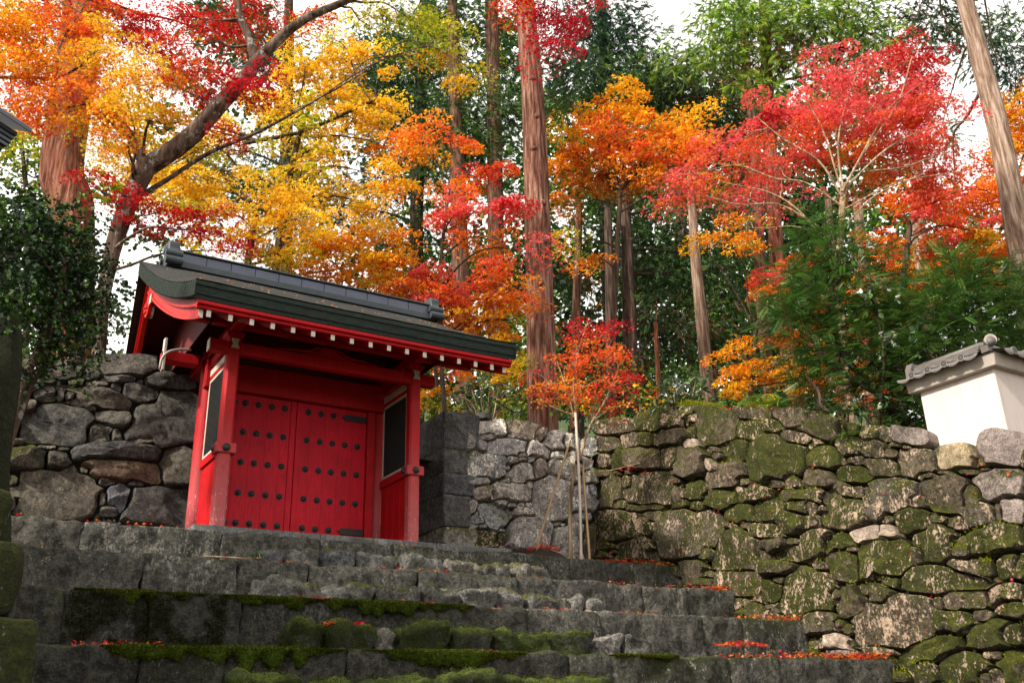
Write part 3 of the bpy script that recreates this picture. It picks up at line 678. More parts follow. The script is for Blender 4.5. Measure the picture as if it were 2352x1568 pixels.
# ------------------------------------------------------------------ the red gate
gt = thing('temple_gate', 'bright red wooden gate with studded double doors and a grey shingled gable roof', 'gate', (4.5, 13.0, 2.405))
YF = 12.085                                        # front post centre
def bar(name, x0, x1, y0, y1, z0, z1, mat='red', parent=gt, bevel=0.006):
    return MB().box(x0, x1, y0, y1, z0, z1).build(name, M[mat], parent, bevel)
XL, XR, HW = 3.10, 5.80, 0.085
for X in (XL, XR):
    c = 0.028
    MB().prism([(X - HW + c, YF - HW), (X + HW - c, YF - HW), (X + HW, YF - HW + c), (X + HW, YF + HW - c), (X + HW - c, YF + HW), (X - HW + c, YF + HW), (X - HW, YF + HW - c), (X - HW, YF - HW + c)], 'z', 2.41, 4.93).build('post', M['red_post'], gt, 0.003)
    nb = bar('tie_block', X - 0.135, X + 0.135, YF - 0.115, YF + 0.10, 3.35, 3.49, 'red_post', gt, 0.012)
    for (px_, py_, ax) in ((X, YF - 0.115, 'y'), (X - 0.135, YF, 'x')):
        mb = MB(); d = np.array([0, -1.0, 0]) if ax == 'y' else np.array([-1.0, 0, 0]); c0 = np.array([px_, py_, 3.42])
        mb.tube([c0 + d * t for t in (-.005, .012, .022, .036, .040)], [.052, .052, .036, .024, .004], 14); mb.build('round_cap', M['iron'], nb, smooth=False)
    # bracket block and arms on top of the post
    MB().prism([(X - .07, 4.93), (X + .07, 4.93), (X + .12, 4.99), (X + .12, 5.03), (X - .12, 5.03), (X - .12, 4.99)], 'y', YF - .11, YF + .11).build('bracket', M['red'], gt, 0.004)
    MB().prism([(X - .055, 4.80), (X - .03, 4.86), (X - .05, 4.93), (X + .05, 4.93), (X + .03, 4.86), (X + .055, 4.80)], 'y', YF - .115, YF - .09).build('post_fitting', M['white_paint'], gt)
# main pillars, sills and door frame
for X in (3.12, 5.76):
    MB().tube([(X, 13.25, z) for z in np.linspace(2.41, 5.2, 6)], 0.145, 20).build('pillar', M['red_post'], gt, smooth=True)
bar('door_jamb', 3.19, 3.275, 13.05, 13.3, 2.41, 4.56); bar('door_jamb', 5.50, 5.62, 13.05, 13.3, 2.41, 4.56)
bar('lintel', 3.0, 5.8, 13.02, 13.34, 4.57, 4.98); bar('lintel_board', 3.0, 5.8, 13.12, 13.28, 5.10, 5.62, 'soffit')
bar('threshold', 3.2, 5.6, 13.08, 13.3, 2.405, 2.52)
def stud(c, parent):
    mb = MB(); c = np.array(c); d = np.array([0, -1.0, 0])
    mb.tube([c + d * t for t in (-.004, .010, .012)], [.052, .052, .040], 6)
    mb.tube([c + d * t for t in (.011, .022, .034, .040)], [.036, .034, .022, .003], 10)
    return mb.build('door_stud', M['iron'], parent)
for (x0, x1, sx, hx) in ((3.28, 4.376, [3.41, 3.61, 3.80, 4.0, 4.20], -1), (4.384, 5.495, [4.56, 4.76, 4.957, 5.155, 5.356], 1)):
    leaf = bar('door', x0, x1, 13.125, 13.18, 2.53, 4.56, 'red_door', gt, 0.004)
    xs = np.linspace(x0, x1, 6)
    for i in range(5):
        bar('plank', xs[i] + .0009, xs[i + 1] - .0009, 13.108, 13.124, 2.535, 4.555, 'red_door', leaf, 0.0012)
    if hx < 0: bar('meeting_stile', x1 - .085, x1 - .002, 13.090, 13.107, 2.535, 4.555, 'red_door', leaf, 0.004)
    else: bar('meeting_stile', x0 + .002, x0 + .075, 13.090, 13.107, 2.535, 4.555, 'red_door', leaf, 0.004)
    for ri, z in enumerate((4.425, 3.994, 3.556, 3.118, 2.697)):
        for si, x in enumerate(sx):
            if ri in (0, 4) and ((hx < 0 and si == 0) or (hx > 0 and si >= 3)): continue
            stud((x, 13.107, z), leaf)
    for z in (4.425, 2.697):
        a, b = (3.29, 3.50) if hx < 0 else (5.11, 5.49)
        tipx = b if hx < 0 else a; s = 1 if hx < 0 else -1; e0 = a if hx < 0 else b
        MB().prism([(e0, z - .048), (tipx - s * .05, z - .048), (tipx - s * .02, z - .030), (tipx + s * .02, z), (tipx - s * .02, z + .030), (tipx - s * .05, z + .048), (e0, z + .048)], 'y', 13.085, 13.107).build('strap_hinge', M['iron'], leaf, 0.003)
# side bays: dark boards in white frames, rails, lower boards
for X, xo in ((3.09, 0), (5.775, 0)):
    y0, y1 = 12.17, 13.06
    bar('side_rail', X - .05, X + .05, y0, y1, 3.37, 3.48, 'red'); bar('side_rail', X - .05, X + .05, y0, y1, 4.86, 4.97, 'red')
    fr = MB()
    fr.box(X - .03, X + .03, y0 + .02, y1 - .02, 3.50, 3.535).box(X - .03, X + .03, y0 + .02, y1 - .02, 4.60, 4.64)
    fr.box(X - .03, X + .03, y0 + .02, y0 + .05, 3.536, 4.599).box(X - .03, X + .03, y1 - .06, y1 - .02, 3.536, 4.599)
    frame = fr.build('panel_frame', M['white_paint'], gt, 0.003)
    bar('dark_panel', X - .012, X + .012, y0 + .051, y1 - .061, 3.537, 4.598, 'lattice', gt, 0)
    for k in range(13):
        yy = y0 + .075 + k * (y1 - y0 - .16) / 12
        bar('slat', X - .026, X - .013, yy - .012, yy + .012, 3.54, 4.595, 'lattice', gt, 0)
    bar('upper_side_board', X - .03, X + .03, y0, y1, 4.645, 4.70, 'red'); bar('white_strip', X - .034, X + .034, y0 + .01, y1 - .01, 4.705, 4.80, 'white_paint', gt, 0.003)
    for k in range(4):
        w = (y1 - y0) / 4
        bar('side_board', X - .02, X + .02, y0 + k * w + .003, y0 + (k + 1) * w - .003, 2.50, 3.365, 'red', gt, 0.003)
    bar('side_sill', X - .06, X + .06, y0, y1, 2.41, 2.495, 'red')
    bar('cross_beam', X - .07, X + .07, 11.65, 15.0, 5.035, 5.16, 'red'); 
    MB().prism([(11.650 - .004, 5.035), (11.650 - .004, 5.16), (11.58, 5.16), (11.60, 5.08)], 'x', X - .068, X + .068).build('beam_end_cap', M['white_paint'], gt, 0.003)
# wall boards behind and beside the pillars
for (x0, x1) in ((2.78, 2.90), (5.93, 6.05)):
    bar('wing_rail', x0 - .38 if x0 < 4 else x0, x1, 13.12, 13.32, 4.90, 5.04, 'red')
bar('white_end_plank', 2.40, 2.44, 13.10, 13.20, 4.74, 5.22, 'white_paint')
MB().tube(smooth_path([(2.36, 13.0, 4.70), (2.37, 12.98, 4.86), (2.45, 12.98, 4.97), (2.60, 13.0, 5.04), (2.75, 13.0, 5.06)], 14), 0.018, 8).build('conduit', M['cable'], gt, smooth=True)
# front beam, frog-leg strut with scrolls, purlins
bar('front_beam', XL - .32, XR + .32, YF - .07, YF + .07, 4.735, 4.905, 'red', gt, 0.012)
for X, s in ((XL - .32, -1), (XR + .32, 1)):
    bar('beam_end_cap', min(X, X + s * .012), max(X, X + s * .012), YF - .068, YF + .068, 4.74, 4.90, 'white_paint', gt, 0.003)
def scroll(x, s):
    mb = MB(); pts = []
    for k in range(22):
        a = k / 21 * 2.2 * math.pi; r = .055 * (1 - k / 26)
        pts.append((x + s * (r * math.cos(a)), YF - .02, 5.0 + r * math.sin(a)))
    mb.tube(pts, .014, 6)
    mb.tube(smooth_path([(x + s * .055, YF - .02, 5.0), (x + s * .18, YF - .02, 4.965), (x + s * .38, YF - .02, 4.95), (x + s * .6, YF - .02, 4.93)], 12), [.02] * 6 + [.016] * 3 + [.010] * 3, 6)
    mb.build('scroll_carving', M['red'], gt, smooth=True)
xm = (XL + XR) / 2
scroll(xm - .16, -1); scroll(xm + .16, 1)
MB().prism([(xm - .42, 4.906), (xm + .42, 4.906), (xm + .33, 4.94), (xm + .14, 4.985), (xm + .10, 5.06), (xm - .10, 5.06), (xm - .14, 4.985), (xm - .33, 4.94)], 'y', YF - .04, YF + .04).build('frog_leg_strut', M['red'], gt, 0.005)
TH = 0.225
RX0e, RX1e, RX0r, RX1r, YE, YR, ZE, ZR_ = 2.29, 6.92, 1.98, 6.90, 10.95, 13.40, 5.19, 6.46
def roof_z(Y):
    s = np.clip(1 - abs(Y - YR) / (YR - YE), 0, 1)
    return ZE + (ZR_ - ZE) * (0.95 * s + 0.05 * s * s)
def verge_x(Y, side):
    s = np.clip(1 - abs(Y - YR) / (YR - YE), 0, 1)
    return RX0e + (RX0r - RX0e) * s if side < 0 else RX1e + (RX1r - RX1e) * s
def minoko(u): return 0.15 * max(0.0, 1 - u / 0.15) ** 2 + 0.09 * max(0.0, 1 - (1 - u) / 0.15) ** 2
def roof_top(u, Y):
    """u 0..1 across, sagging near both verges and curling up at the eave corners"""
    x0, x1 = verge_x(Y, -1), verge_x(Y, 1)
    s = np.clip(1 - abs(Y - YR) / (YR - YE), 0, 1)
    z = roof_z(Y) - minoko(u) * math.sin(s * math.pi) ** 0.8 - 0.03 * (1 - abs(2 * u - 1) ** 3) * (1 - s) ** 2 * 0.6
    return np.array([x0 + (x1 - x0) * u, Y, z])
for (X, Y, dz) in (((0), YF, 0), ((0), 13.22, 0), ((0), 14.6, 0)):
    zt = float(roof_z(Y)) - TH - .255
    xa, xb = verge_x(Y, -1) + .16, verge_x(Y, 1) - .16
    bar('purlin', xa, xb, Y - .06, Y + .06, zt - .15, zt, 'red', gt, 0.006)
    for X, s in ((xa, -1), (xb, 1)):
        bar('beam_end_cap', min(X, X + s * .012), max(X, X + s * .012), Y - .056, Y + .056, zt - .146, zt - .004, 'white_paint', gt, 0.002)
zt = float(roof_z(YR)) - .32
bar('ridge_beam', RX0r + .2, RX1r - .2, YR - .07, YR + .07, zt - .2, zt, 'red')
# roof shell in stepped shingle courses
US = np.concatenate([np.linspace(0, .12, 7), np.linspace(.16, .84, 22), np.linspace(.88, 1, 7)])
def roof_rows():
    rows = []
    nc = 30
    for k in range(nc):
        ya = YE + (YR - YE) * k / nc; yb = YE + (YR - YE) * (k + 1) / nc
        rows.append((ya, 0.020)); rows.append((yb - .002, 0.0))
    return rows
rows = roof_rows(); nu = len(US)
V = [roof_top(u, y) + np.array([0, 0, dz + .002 * math.sin(u * 61 + y * 9)]) for (y, dz) in rows for u in US]
back = np.linspace(YR, 2 * YR - YE, 14)
V += [roof_top(u, y) for y in back for u in US]
nr = len(rows) + len(back)
F = [(j * nu + i, j * nu + i + 1, (j + 1) * nu + i + 1, (j + 1) * nu + i) for j in range(nr - 1) for i in range(nu - 1)]
roof = mesh_np('shingle_roof', V, F, M['roof'], gt, smooth=False)
TH = 0.225
ys_all = list(np.linspace(YE, YR, 26)) + list(np.linspace(YR, 2 * YR - YE, 26))[1:]
def edge_strip(f_top, f_bot, name, mat, n):
    V = []; F = []
    for i in range(n): V += [f_top(i), f_bot(i)]
    F = [(2 * i, 2 * i + 1, 2 * i + 3, 2 * i + 2) for i in range(n - 1)]
    return V, F
# thick shingle edge: front, both verges, back, underside
Vb, Fb = [], []
def add(V, F):
    b = len(Vb); Vb.extend(V); Fb.extend([tuple(x + b for x in q) for q in F])
dn = np.array([0, 0, TH])
inn = np.array([0, .03, 0])
for layer in range(4):        # the eave edge shows its layers
    z0, z1 = layer / 4, (layer + 1) / 4
    off = .008 * (layer % 2) + .012 * layer
    Vv, Ff = edge_strip(lambda i: roof_top(US[i], YE) - dn * z0 + np.array([0, off, .0]), lambda i: roof_top(US[i], YE) - dn * z1 + np.array([0, off + .004, 0]), '', None, nu); add(Vv, Ff)
for side, u, sx in ((-1, 0, 1), (1, 1, -1)):
    for layer in range(2):
        z0, z1 = layer / 2, (layer + 1) / 2; off = np.array([sx * .012 * layer, 0, 0])
        Vv, Ff = edge_strip(lambda i: roof_top(u, ys_all[i]) - dn * z0 + off, lambda i: roof_top(u, ys_all[i]) - dn * z1 + off, '', None, len(ys_all)); add(Vv, Ff)
ub = np.linspace(0, 1, 20)
Vu = [roof_top(u, y) - dn * 1.0 + np.array([0, 0.05 * (y == ys_all[0]), 0]) for y in ys_all for u in ub]
add(Vu, [(j * 20 + i, (j + 1) * 20 + i, (j + 1) * 20 + i + 1, j * 20 + i + 1) for j in range(len(ys_all) - 1) for i in range(19)])
mesh_np('shingle_edge', Vb, Fb, M['roof_edge'], gt, smooth=False)
# vertical shingle butts along the left verge, one by one
for k in range(34):
    ya = YE + (YR - YE) * k / 34 + .004; yb = YE + (YR - YE) * (k + 1) / 34 - .004
    q = []
    for y in (ya, yb):
        for z in (0.02, TH - .02): q.append(roof_top(0, y) - np.array([0, 0, z]))
    vs = [p - np.array([.010, 0, 0]) for p in q] + [p + np.array([.004, 0, 0]) for p in q]
    MB().add(vs, [(0, 1, 3, 2), (4, 6, 7, 5), (0, 2, 6, 4), (1, 5, 7, 3), (0, 4, 5, 1), (2, 3, 7, 6)]).build('shingle', M['roof_edge'], roof)
# soffit boards under the shingles
ub = np.linspace(.03, .97, 16); ysf = np.linspace(YE + .16, 2 * YR - YE - .16, 30)
Vs = []
for y in ysf:
    for u in ub: Vs.append(roof_top(u, y) - np.array([0, 0, TH + .012]))
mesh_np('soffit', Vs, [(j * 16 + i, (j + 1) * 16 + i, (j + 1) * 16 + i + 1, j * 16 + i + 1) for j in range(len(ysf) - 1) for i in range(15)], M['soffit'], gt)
# fascia boards along the front eave
for (y, z0, z1, th) in ((YE + .055, TH + .003, TH + .055, .06), (YE + .085, TH + .057, TH + .100, .06)):
    V = []
    for u in np.linspace(.012, .988, 30):
        p = roof_top(u, YE)
        V += [(p[0], y, p[2] - z0), (p[0], y, p[2] - z1), (p[0], y + th, p[2] - z1), (p[0], y + th, p[2] - z0)]
    F = []
    for i in range(29):
        for a in range(4): F.append((i * 4 + a, i * 4 + (a + 1) % 4, (i + 1) * 4 + (a + 1) % 4, (i + 1) * 4 + a))
    F += [(0, 1, 2, 3), (119, 118, 117, 116)]
    mesh_np('fascia', V, F, M['red'], gt, smooth=False)
# rafters with white-painted ends
for k in range(17):
    X = 2.50 + k * .27
    if X > 6.75: break
    pts = [(YE + .115, 0)] + [(y, 0) for y in np.linspace(YE + .4, YR - .05, 7)]
    poly_top = [(y, float(roof_z(y)) - TH - .165) for i, (y, _) in enumerate(pts)]
    lo = [(y, z - .085) for y, z in poly_top]
    zoff = 0.0
    poly = [(y, z + zoff * max(0, 1 - (y - YE) / 1.2)) for y, z in poly_top] + [(y, z + zoff * max(0, 1 - (y - YE) / 1.2)) for y, z in reversed(lo)]
    rf = MB().prism(poly, 'x', X - .026, X + .026).build('rafter', M['red'], gt)
    y0, z0 = poly[0]
    MB().prism([(y0 - .012, z0 + .0), (y0 - .0015, z0 + .002), (y0 - .0015, z0 - .09), (y0 - .012, z0 - .088)], 'x', X - .027, X + .027).build('rafter_end', M['white_paint'], rf)
# bargeboards on both gables, in two stepped layers
def bargeboard(side):
    for (ins, z0, z1, th, mat) in ((.07, TH - .01, TH + .10, .05, 'red_bright'), (.11, TH + .09, TH + .29, .055, 'red_bright'), (.095, TH + .225, TH + .262, .02, 'red_bright')):
        for half in (0, 1):
            ys = np.linspace(YE + (.10 if ins < .1 else .15), YR, 22)
            V = []
            for y in ys:
                s = (y - YE) / (YR - YE)
                p = roof_top(0 if side < 0 else 1, y)
                x = p[0] + (-side) * (ins + .06 * s)
                z = p[2]
                yy = y if half == 0 else 2 * YR - y
                w = 1 - .25 * (1 - s) * (1 if ins > .1 else 0)
                V += [(x, yy, z - z0), (x, yy, z - z0 - (z1 - z0) * w), (x - side * th, yy, z - z0 - (z1 - z0) * w), (x - side * th, yy, z - z0)]
            n = len(ys)
            F = [(i * 4 + a, i * 4 + (a + 1) % 4, (i + 1) * 4 + (a + 1) % 4, (i + 1) * 4 + a) for i in range(n - 1) for a in range(4)] + [(0, 1, 2, 3), (4 * n - 1, 4 * n - 2, 4 * n - 3, 4 * n - 4)]
            o = MB().add(V, F).build('bargeboard', M[mat], gt)
            if ins == .11:
                V = np.array(V[:4]); c = np.array([0, -1 if half == 0 else 1, 0]) * .012
                MB().add([tuple(v) for v in V + c * .1] + [tuple(v) for v in V + c], [(0, 1, 2, 3), (7, 6, 5, 4), (0, 4, 5, 1), (1, 5, 6, 2), (2, 6, 7, 3), (3, 7, 4, 0)]).build('bargeboard_tip', M['white_paint'], o)
bargeboard(-1); bargeboard(1)
# gable pendant with its six-petal flower
for side in (-1, 1):
    xg = (RX0r + .20) if side < 0 else (RX1r - .20)
    zc_ = float(roof_z(YR)) - .32
    poly = [(YR - .09, zc_), (YR + .09, zc_), (YR + .07, zc_ - .10), (YR + .10, zc_ - .18), (YR + .05, zc_ - .25), (YR + .10, zc_ - .33), (YR + .13, zc_ - .42), (YR + .08, zc_ - .52), (YR, zc_ - .55), (YR - .08, zc_ - .52), (YR - .13, zc_ - .42), (YR - .10, zc_ - .33), (YR - .05, zc_ - .25), (YR - .10, zc_ - .18), (YR - .07, zc_ - .10)]
    pd = MB().prism(poly, 'x', xg - .03, xg + .03).build('gable_pendant', M['red_bright'], gt, 0.006)
    MB().prism([(YR + (y - YR) * .96, z) for y, z in poly], 'x', xg - side * .031, xg - side * .06).build('pendant_back', M['white_paint'], pd)
    mb = MB()
    for k in range(6):
        a = k * math.pi / 3; mb.tube([(xg + side * .03, YR + .06 * math.cos(a), zc_ - .41 + .06 * math.sin(a)), (xg + side * .055, YR + .06 * math.cos(a), zc_ - .41 + .06 * math.sin(a))], [.032, .02], 10)
    mb.tube([(xg + side * .03, YR, zc_ - .41), (xg + side * .07, YR, zc_ - .41)], [.028, .016], 10); mb.build('flower_boss', M['red_bright'], pd)
    mb = MB().tube([(xg + side * .031, YR, zc_ - .10), (xg + side * .036, YR, zc_ - .10)], .028, 6); mb.build('pendant_hole', M['iron'], pd)
    # gable boarding
    V = []; ys = np.linspace(YR - 1.9, YR + 1.9, 21); xb = xg + (-side) * .55
    for y in ys: V += [(xb, y, float(roof_z(y)) - TH - .05), (xb, y, 5.1)]
    V2 = [(x - side * .03, y, z) for x, y, z in V]; n = len(V)
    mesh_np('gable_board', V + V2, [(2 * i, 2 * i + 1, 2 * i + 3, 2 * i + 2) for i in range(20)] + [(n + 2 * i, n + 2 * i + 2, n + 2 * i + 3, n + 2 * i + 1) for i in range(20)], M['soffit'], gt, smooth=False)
# rear posts
for X in (XL, XR): bar('post', X - HW, X + HW, 14.55, 14.72, 2.41, 5.0, 'red_post')
# ridge: two bands of copper panels between dark courses
ra, rb = 2.52, 6.62; zb = ZR_ - .06
bar('ridge_base', ra - .12, rb + .12, YR - .20, YR + .20, zb, zb + .10, 'copper_dark')
bar('ridge_core', ra, rb, YR - .125, YR + .125, zb + .101, zb + .27, 'copper_dark')
np_ = 11
for k in range(np_):
    a = ra + (rb - ra) * k / np_; b = ra + (rb - ra) * (k + 1) / np_
    for sgn in (-1, 1):
        y0, y1 = sorted((YR + sgn * .126, YR + sgn * .142))
        bar('ridge_panel', a + .004, b - .004, y0, y1, zb + .115, zb + .258, 'copper', gt, 0.004)
bar('ridge_cap', ra - .03, rb + .03, YR - .17, YR + .17, zb + .271, zb + .300, 'copper_dark')
MB().tube([(ra - .03, YR, zb + .30), (rb + .03, YR, zb + .30)], .062, 14).build('ridge_roll', M['copper_dark'], gt, smooth=True)
for x, s in ((ra, -1), (rb, 1)):
    # ornament: stepped, shouldered plate with scroll rolls at its foot
    poly = [(YR - .26, zb + .02), (YR + .26, zb + .02), (YR + .25, zb + .10), (YR + .19, zb + .15), (YR + .205, zb + .24), (YR + .16, zb + .30), (YR + .16, zb + .40), (YR + .10, zb + .455), (YR - .10, zb + .455), (YR - .16, zb + .40), (YR - .16, zb + .30), (YR - .205, zb + .24), (YR - .19, zb + .15), (YR - .25, zb + .10)]
    x0, x1 = sorted((x + s * .035, x + s * .20))
    orn = MB().prism(poly, 'x', x0, x1).build('ridge_end_ornament', M['copper_dark'], gt, 0.015)
    for (yy, zz, r) in ((-.24, .07, .062), (.24, .07, .062), (-.19, .20, .055), (.19, .20, .055)):
        MB().tube([(x0 - .04, YR + yy, zb + zz), (x1 + .04, YR + yy, zb + zz)], r, 12).build('scroll_roll', M['copper_dark'], orn, smooth=False)
    MB().tube([(x + s * .19, YR, zb + .33), (x + s * .235, YR, zb + .33)], [.07, .06], 14).build('crest_boss', M['copper'], orn)

# ------------------------------------------------------------------ white plaster wall with tiled coping
ww = thing('plaster_wall', 'short white plastered wall end with grey tiled coping on top of the mossy boulders', 'wall', (10.6, 6.6, 3.0))
XW = 10.60; Yn, Yf_ = 6.07, 7.10; zbw, ztw = 2.93, 3.90
TX = 0.42                                           # wall thickness
MB().prism([(XW, Yn), (XW, Yf_), (XW + TX, Yf_), (XW + TX, Yn + TX), (XW + 3.6, Yn + TX), (XW + 3.6, Yn)], 'z', zbw, ztw).build('plaster_body', M['plaster'], ww, 0.012)
o1, o2 = .10, .17
def ring(o): return [(XW - o, Yn - o), (XW - o, Yf_ + .10), (XW + TX + o, Yf_ + .10), (XW + TX + o, Yn + TX + o), (XW + 3.6, Yn + TX + o), (XW + 3.6, Yn - o)]
def band(oa, za, ob, zb_, name, mat, bev=.008):
    A, B = ring(oa), ring(ob); n = len(A)
    return MB().add([(x, y, za) for x, y in A] + [(x, y, zb_) for x, y in B], [tuple(range(n)), tuple(range(2 * n - 1, n - 1, -1))] + [(i, (i + 1) % n, (i + 1) % n + n, i + n) for i in range(n)]).build(name, M[mat], ww, bev)
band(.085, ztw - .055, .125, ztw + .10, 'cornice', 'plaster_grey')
ze = ztw + .115                                     # eave tile level
zr = ze + .115                                       # ridge level
# sloping tile bed
A = ring(.15); inner = [(XW + TX / 2, Yn + TX / 2), (XW + TX / 2, Yf_ + .10), (XW + TX / 2, Yf_ + .10), (XW + TX / 2, Yn + TX / 2), (XW + 3.6, Yn + TX / 2), (XW + 3.6, Yn + TX / 2)]
MB().add([(x, y, ze - .012) for x, y in A] + [(x, y, zr) for x, y in inner[:2]] + [(inner[4][0], inner[4][1], zr)], [(0, 1, 7, 6), (1, 2, 7), (2, 3, 6, 7), (3, 4, 8, 6), (4, 5, 8), (5, 0, 6, 8), (5, 4, 3, 2, 1, 0)]).build('tile_bed', M['tile'], ww)
def cover_tile(e, top, disc=True):
    """a round cover tile from the eave point e up to the ridge, with its flower disc"""
    e = np.array(e, float); top = np.array(top, float); d = e - top; d /= np.linalg.norm(d)
    hd = np.array([d[0], d[1], 0]); hd /= np.linalg.norm(hd)
    t = MB().tube([top, e + hd * .015], .040, 14).build('cover_tile', M['tile'], ww, smooth=True)
    disc_tile(e + hd * .02, hd, .052, t, 'tile')
    return t
def disc_tile(c, d, r, parent, mat):
    d = d / np.linalg.norm(d)
    mb = MB().tube([c - d * .02, c + d * .012, c + d * .012], [r, r, r * .72], 22, cap=False)
    mb.tube([c + d * .004, c + d * .0045], [r * .76, .001], 22, cap=False); o = mb.build('tile_disc', M[mat], parent)
    u = np.cross(d, [0, 0, 1.0]); u /= np.linalg.norm(u); v = np.cross(u, d)
    mb = MB()
    for k in range(16):
        a = k * math.pi / 8; e = u * math.cos(a) + v * math.sin(a); w = (-u * math.sin(a) + v * math.cos(a))
        p = [c + d * .006 + e * r * .16, c + d * .006 + e * r * .62 + w * r * .085, c + d * .006 + e * r * .66, c + d * .006 + e * r * .62 - w * r * .085]
        q = [x + d * .006 for x in p]
        mb.add(p + q, [(4, 5, 6, 7), (0, 1, 5, 4), (1, 2, 6, 5), (2, 3, 7, 6), (3, 0, 4, 7)])
    mb.build('petal', M['tile_pale'], o)
def pan_tile(c, d, w, run):
    """a shallow curved flat tile drooping between two covers, with its patterned lip"""
    d = np.array(d, float); s = np.array([-d[1], d[0], 0]); n = 9; V = []; F = []
    for j, (t, dz) in enumerate(((-.03, 0), (run, .115 * run / .40))):
        for i in range(n):
            q = (i / (n - 1) - .5); V.append(tuple(c + s * q * w - d * t + np.array([0, 0, dz + .10 * q * q - .022])))
    b = len(V)
    for j, (lo) in enumerate((.0, -.042)):
        for i in range(n):
            q = (i / (n - 1) - .5); V.append(tuple(c + s * q * w + d * .031 + np.array([0, 0, .10 * q * q - .022 + lo * (1 - 1.2 * q * q)])))
    F = [(i, i + 1, n + i + 1, n + i) for i in range(n - 1)] + [(b + i, b + i + 1, b + n + i + 1, b + n + i) for i in range(n - 1)] + [(i, b + i, b + i + 1, i + 1) for i in range(n - 1)]
    o = MB().add(V, F).build('pan_tile', M['tile'], ww, smooth=False)
    mb = MB()
    for k in range(7):
        q = (k - 3) / 8.5; p = c + s * q * w + d * .035 + np.array([0, 0, .10 * q * q - .034])
        mb.tube([p - s * .008 + np.array([0, 0, .012]), p, p + s * .010 - np.array([0, 0, .012])], .0035, 4)
    mb.build('lip_relief', M['tile_pale'], o)
    return o
nyt = 5; ysT = [Yf_ + .02 - i * .235 for i in range(nyt)]
for i, y in enumerate(ysT[:4]):
    cover_tile((XW - .19, y - .10, ze + .012), (XW + TX / 2 - .04, y - .10, zr + .005))
for i in range(5):
    pan_tile(np.array([XW - .19, ysT[0] + .018 - i * .235 + (.0), ze + .004]), (-1, 0, 0), .205, .30)
for i in range(12):
    cover_tile((XW + .16 + i * .235, Yn - .19, ze + .012), (XW + .16 + i * .235, Yn + TX / 2 - .04, zr + .005))
    pan_tile(np.array([XW + .04 + i * .235, Yn - .19, ze + .004]), (0, -1, 0), .205, .30)
# hip tile at the corner with its upright disc
hip = MB().tube([(XW + TX / 2, Yn + TX / 2, zr + .02), (XW - .12, Yn - .12, ze + .12)], .055, 14).build('hip_tile', M['tile'], ww, smooth=True)
dn_ = np.array([-.72, -.69, -.05])
cyl = MB().tube([np.array([XW - .10, Yn - .10, ze + .14]) - dn_ * .09, np.array([XW - .10, Yn - .10, ze + .14])], .066, 20).build('corner_tile', M['tile'], ww, smooth=False)
disc_tile(np.array([XW - .10, Yn - .10, ze + .14]) + dn_ * .012, dn_, .070, cyl, 'tile_pale')
MB().prism([(-.07, 0), (.07, 0), (.06, .10), (-.06, .10)], 'z', ze, ze + .08).build('corner_foot', M['tile'], ww).location = Vector((XW - .08, Yn - .08, 0)) - Vector(ww.location)
# ridge: stacked flat courses and a roll
for i, (w, z0, z1) in enumerate(((.13, 0, .032), (.115, .035, .066), (.10, .069, .098))):
    a, b = XW + TX / 2, Yn + TX / 2
    MB().box(a - w, a + w, Yn + .18, Yf_ + .12 - i * .01, zr + z0, zr + z1).build('ridge_course', M['tile'], ww, .006)
    MB().box(a + w + .003, XW + 3.6, b - w, b + w, zr + z0, zr + z1).build('ridge_course', M['tile'], ww, .006)
MB().tube([(XW + TX / 2, Yn + .2, zr + .105), (XW + TX / 2, Yf_ + .12, zr + .105)], .055, 12).build('ridge_roll', M['tile'], ww, smooth=True)
MB().tube([(XW + TX / 2, Yn + TX / 2, zr + .105), (XW + 3.6, Yn + TX / 2, zr + .105)], .055, 12).build('ridge_roll', M['tile'], ww, smooth=True)
yq = Yf_ + .12
MB().prism([(XW + TX / 2 - .14, zr - .10), (XW + TX / 2 + .14, zr - .10), (XW + TX / 2 + .13, zr + .10), (XW + TX / 2 + .08, zr + .185), (XW + TX / 2 - .08, zr + .185), (XW + TX / 2 - .13, zr + .10)], 'y', yq + .002, yq + .09).build('ridge_end_tile', M['tile'], ww, .01)

# ------------------------------------------------------------------ eave of the building at the left edge
bl = thing('building', 'dark building corner whose metal-trimmed eave juts in at the left edge of the frame', 'building', (-2.5, 8.5, -1.6))
U_ = ray(2108, 1690); U_ = np.array([U_[0], U_[1], 0]); U_ /= np.linalg.norm(U_)          # the way the eave runs
Lf = np.array([-U_[1], U_[0], 0])
e0 = pv(73, 306, 7.2)
def along(sec, a, b, name, mat, bev=.006):
    """section of (left, up) points run along the eave from a to b metres behind its far end"""
    n = len(sec); V = [tuple(e0 - U_ * t + Lf * l + np.array([0, 0, z])) for t in (a, b) for l, z in sec]
    return MB().add(V, [tuple(range(n)), tuple(range(2 * n - 1, n - 1, -1))] + [(i, (i + 1) % n, (i + 1) % n + n, i + n) for i in range(n)]).build(name, M[mat], bl, bev)
along([(0, 0), (1.6, .70), (1.6, .77), (0, .05)], 0, 7, 'roof_slab', 'slate')
for i, (l, z0, z1) in enumerate(((.10, -.045, -.004), (.115, -.085, -.049), (.13, -.125, -.089), (.145, -.165, -.129))):
    along([(l, z0), (l + .12, z0), (l + .12, z1), (l, z1)], .06 + .012 * i, 7, 'eave_moulding', 'slate', .004)
along([(.17, -.21), (1.2, .02), (1.2, .25), (.17, -.168)], .12, 7, 'soffit', 'wood_dark')
v0 = e0[2]
along([(1.22, -v0 - 1.62), (3.2, -v0 - 1.62), (3.2, .5), (1.22, .5)], 1.5, 6.8, 'building_wall', 'wood_dark', .01)

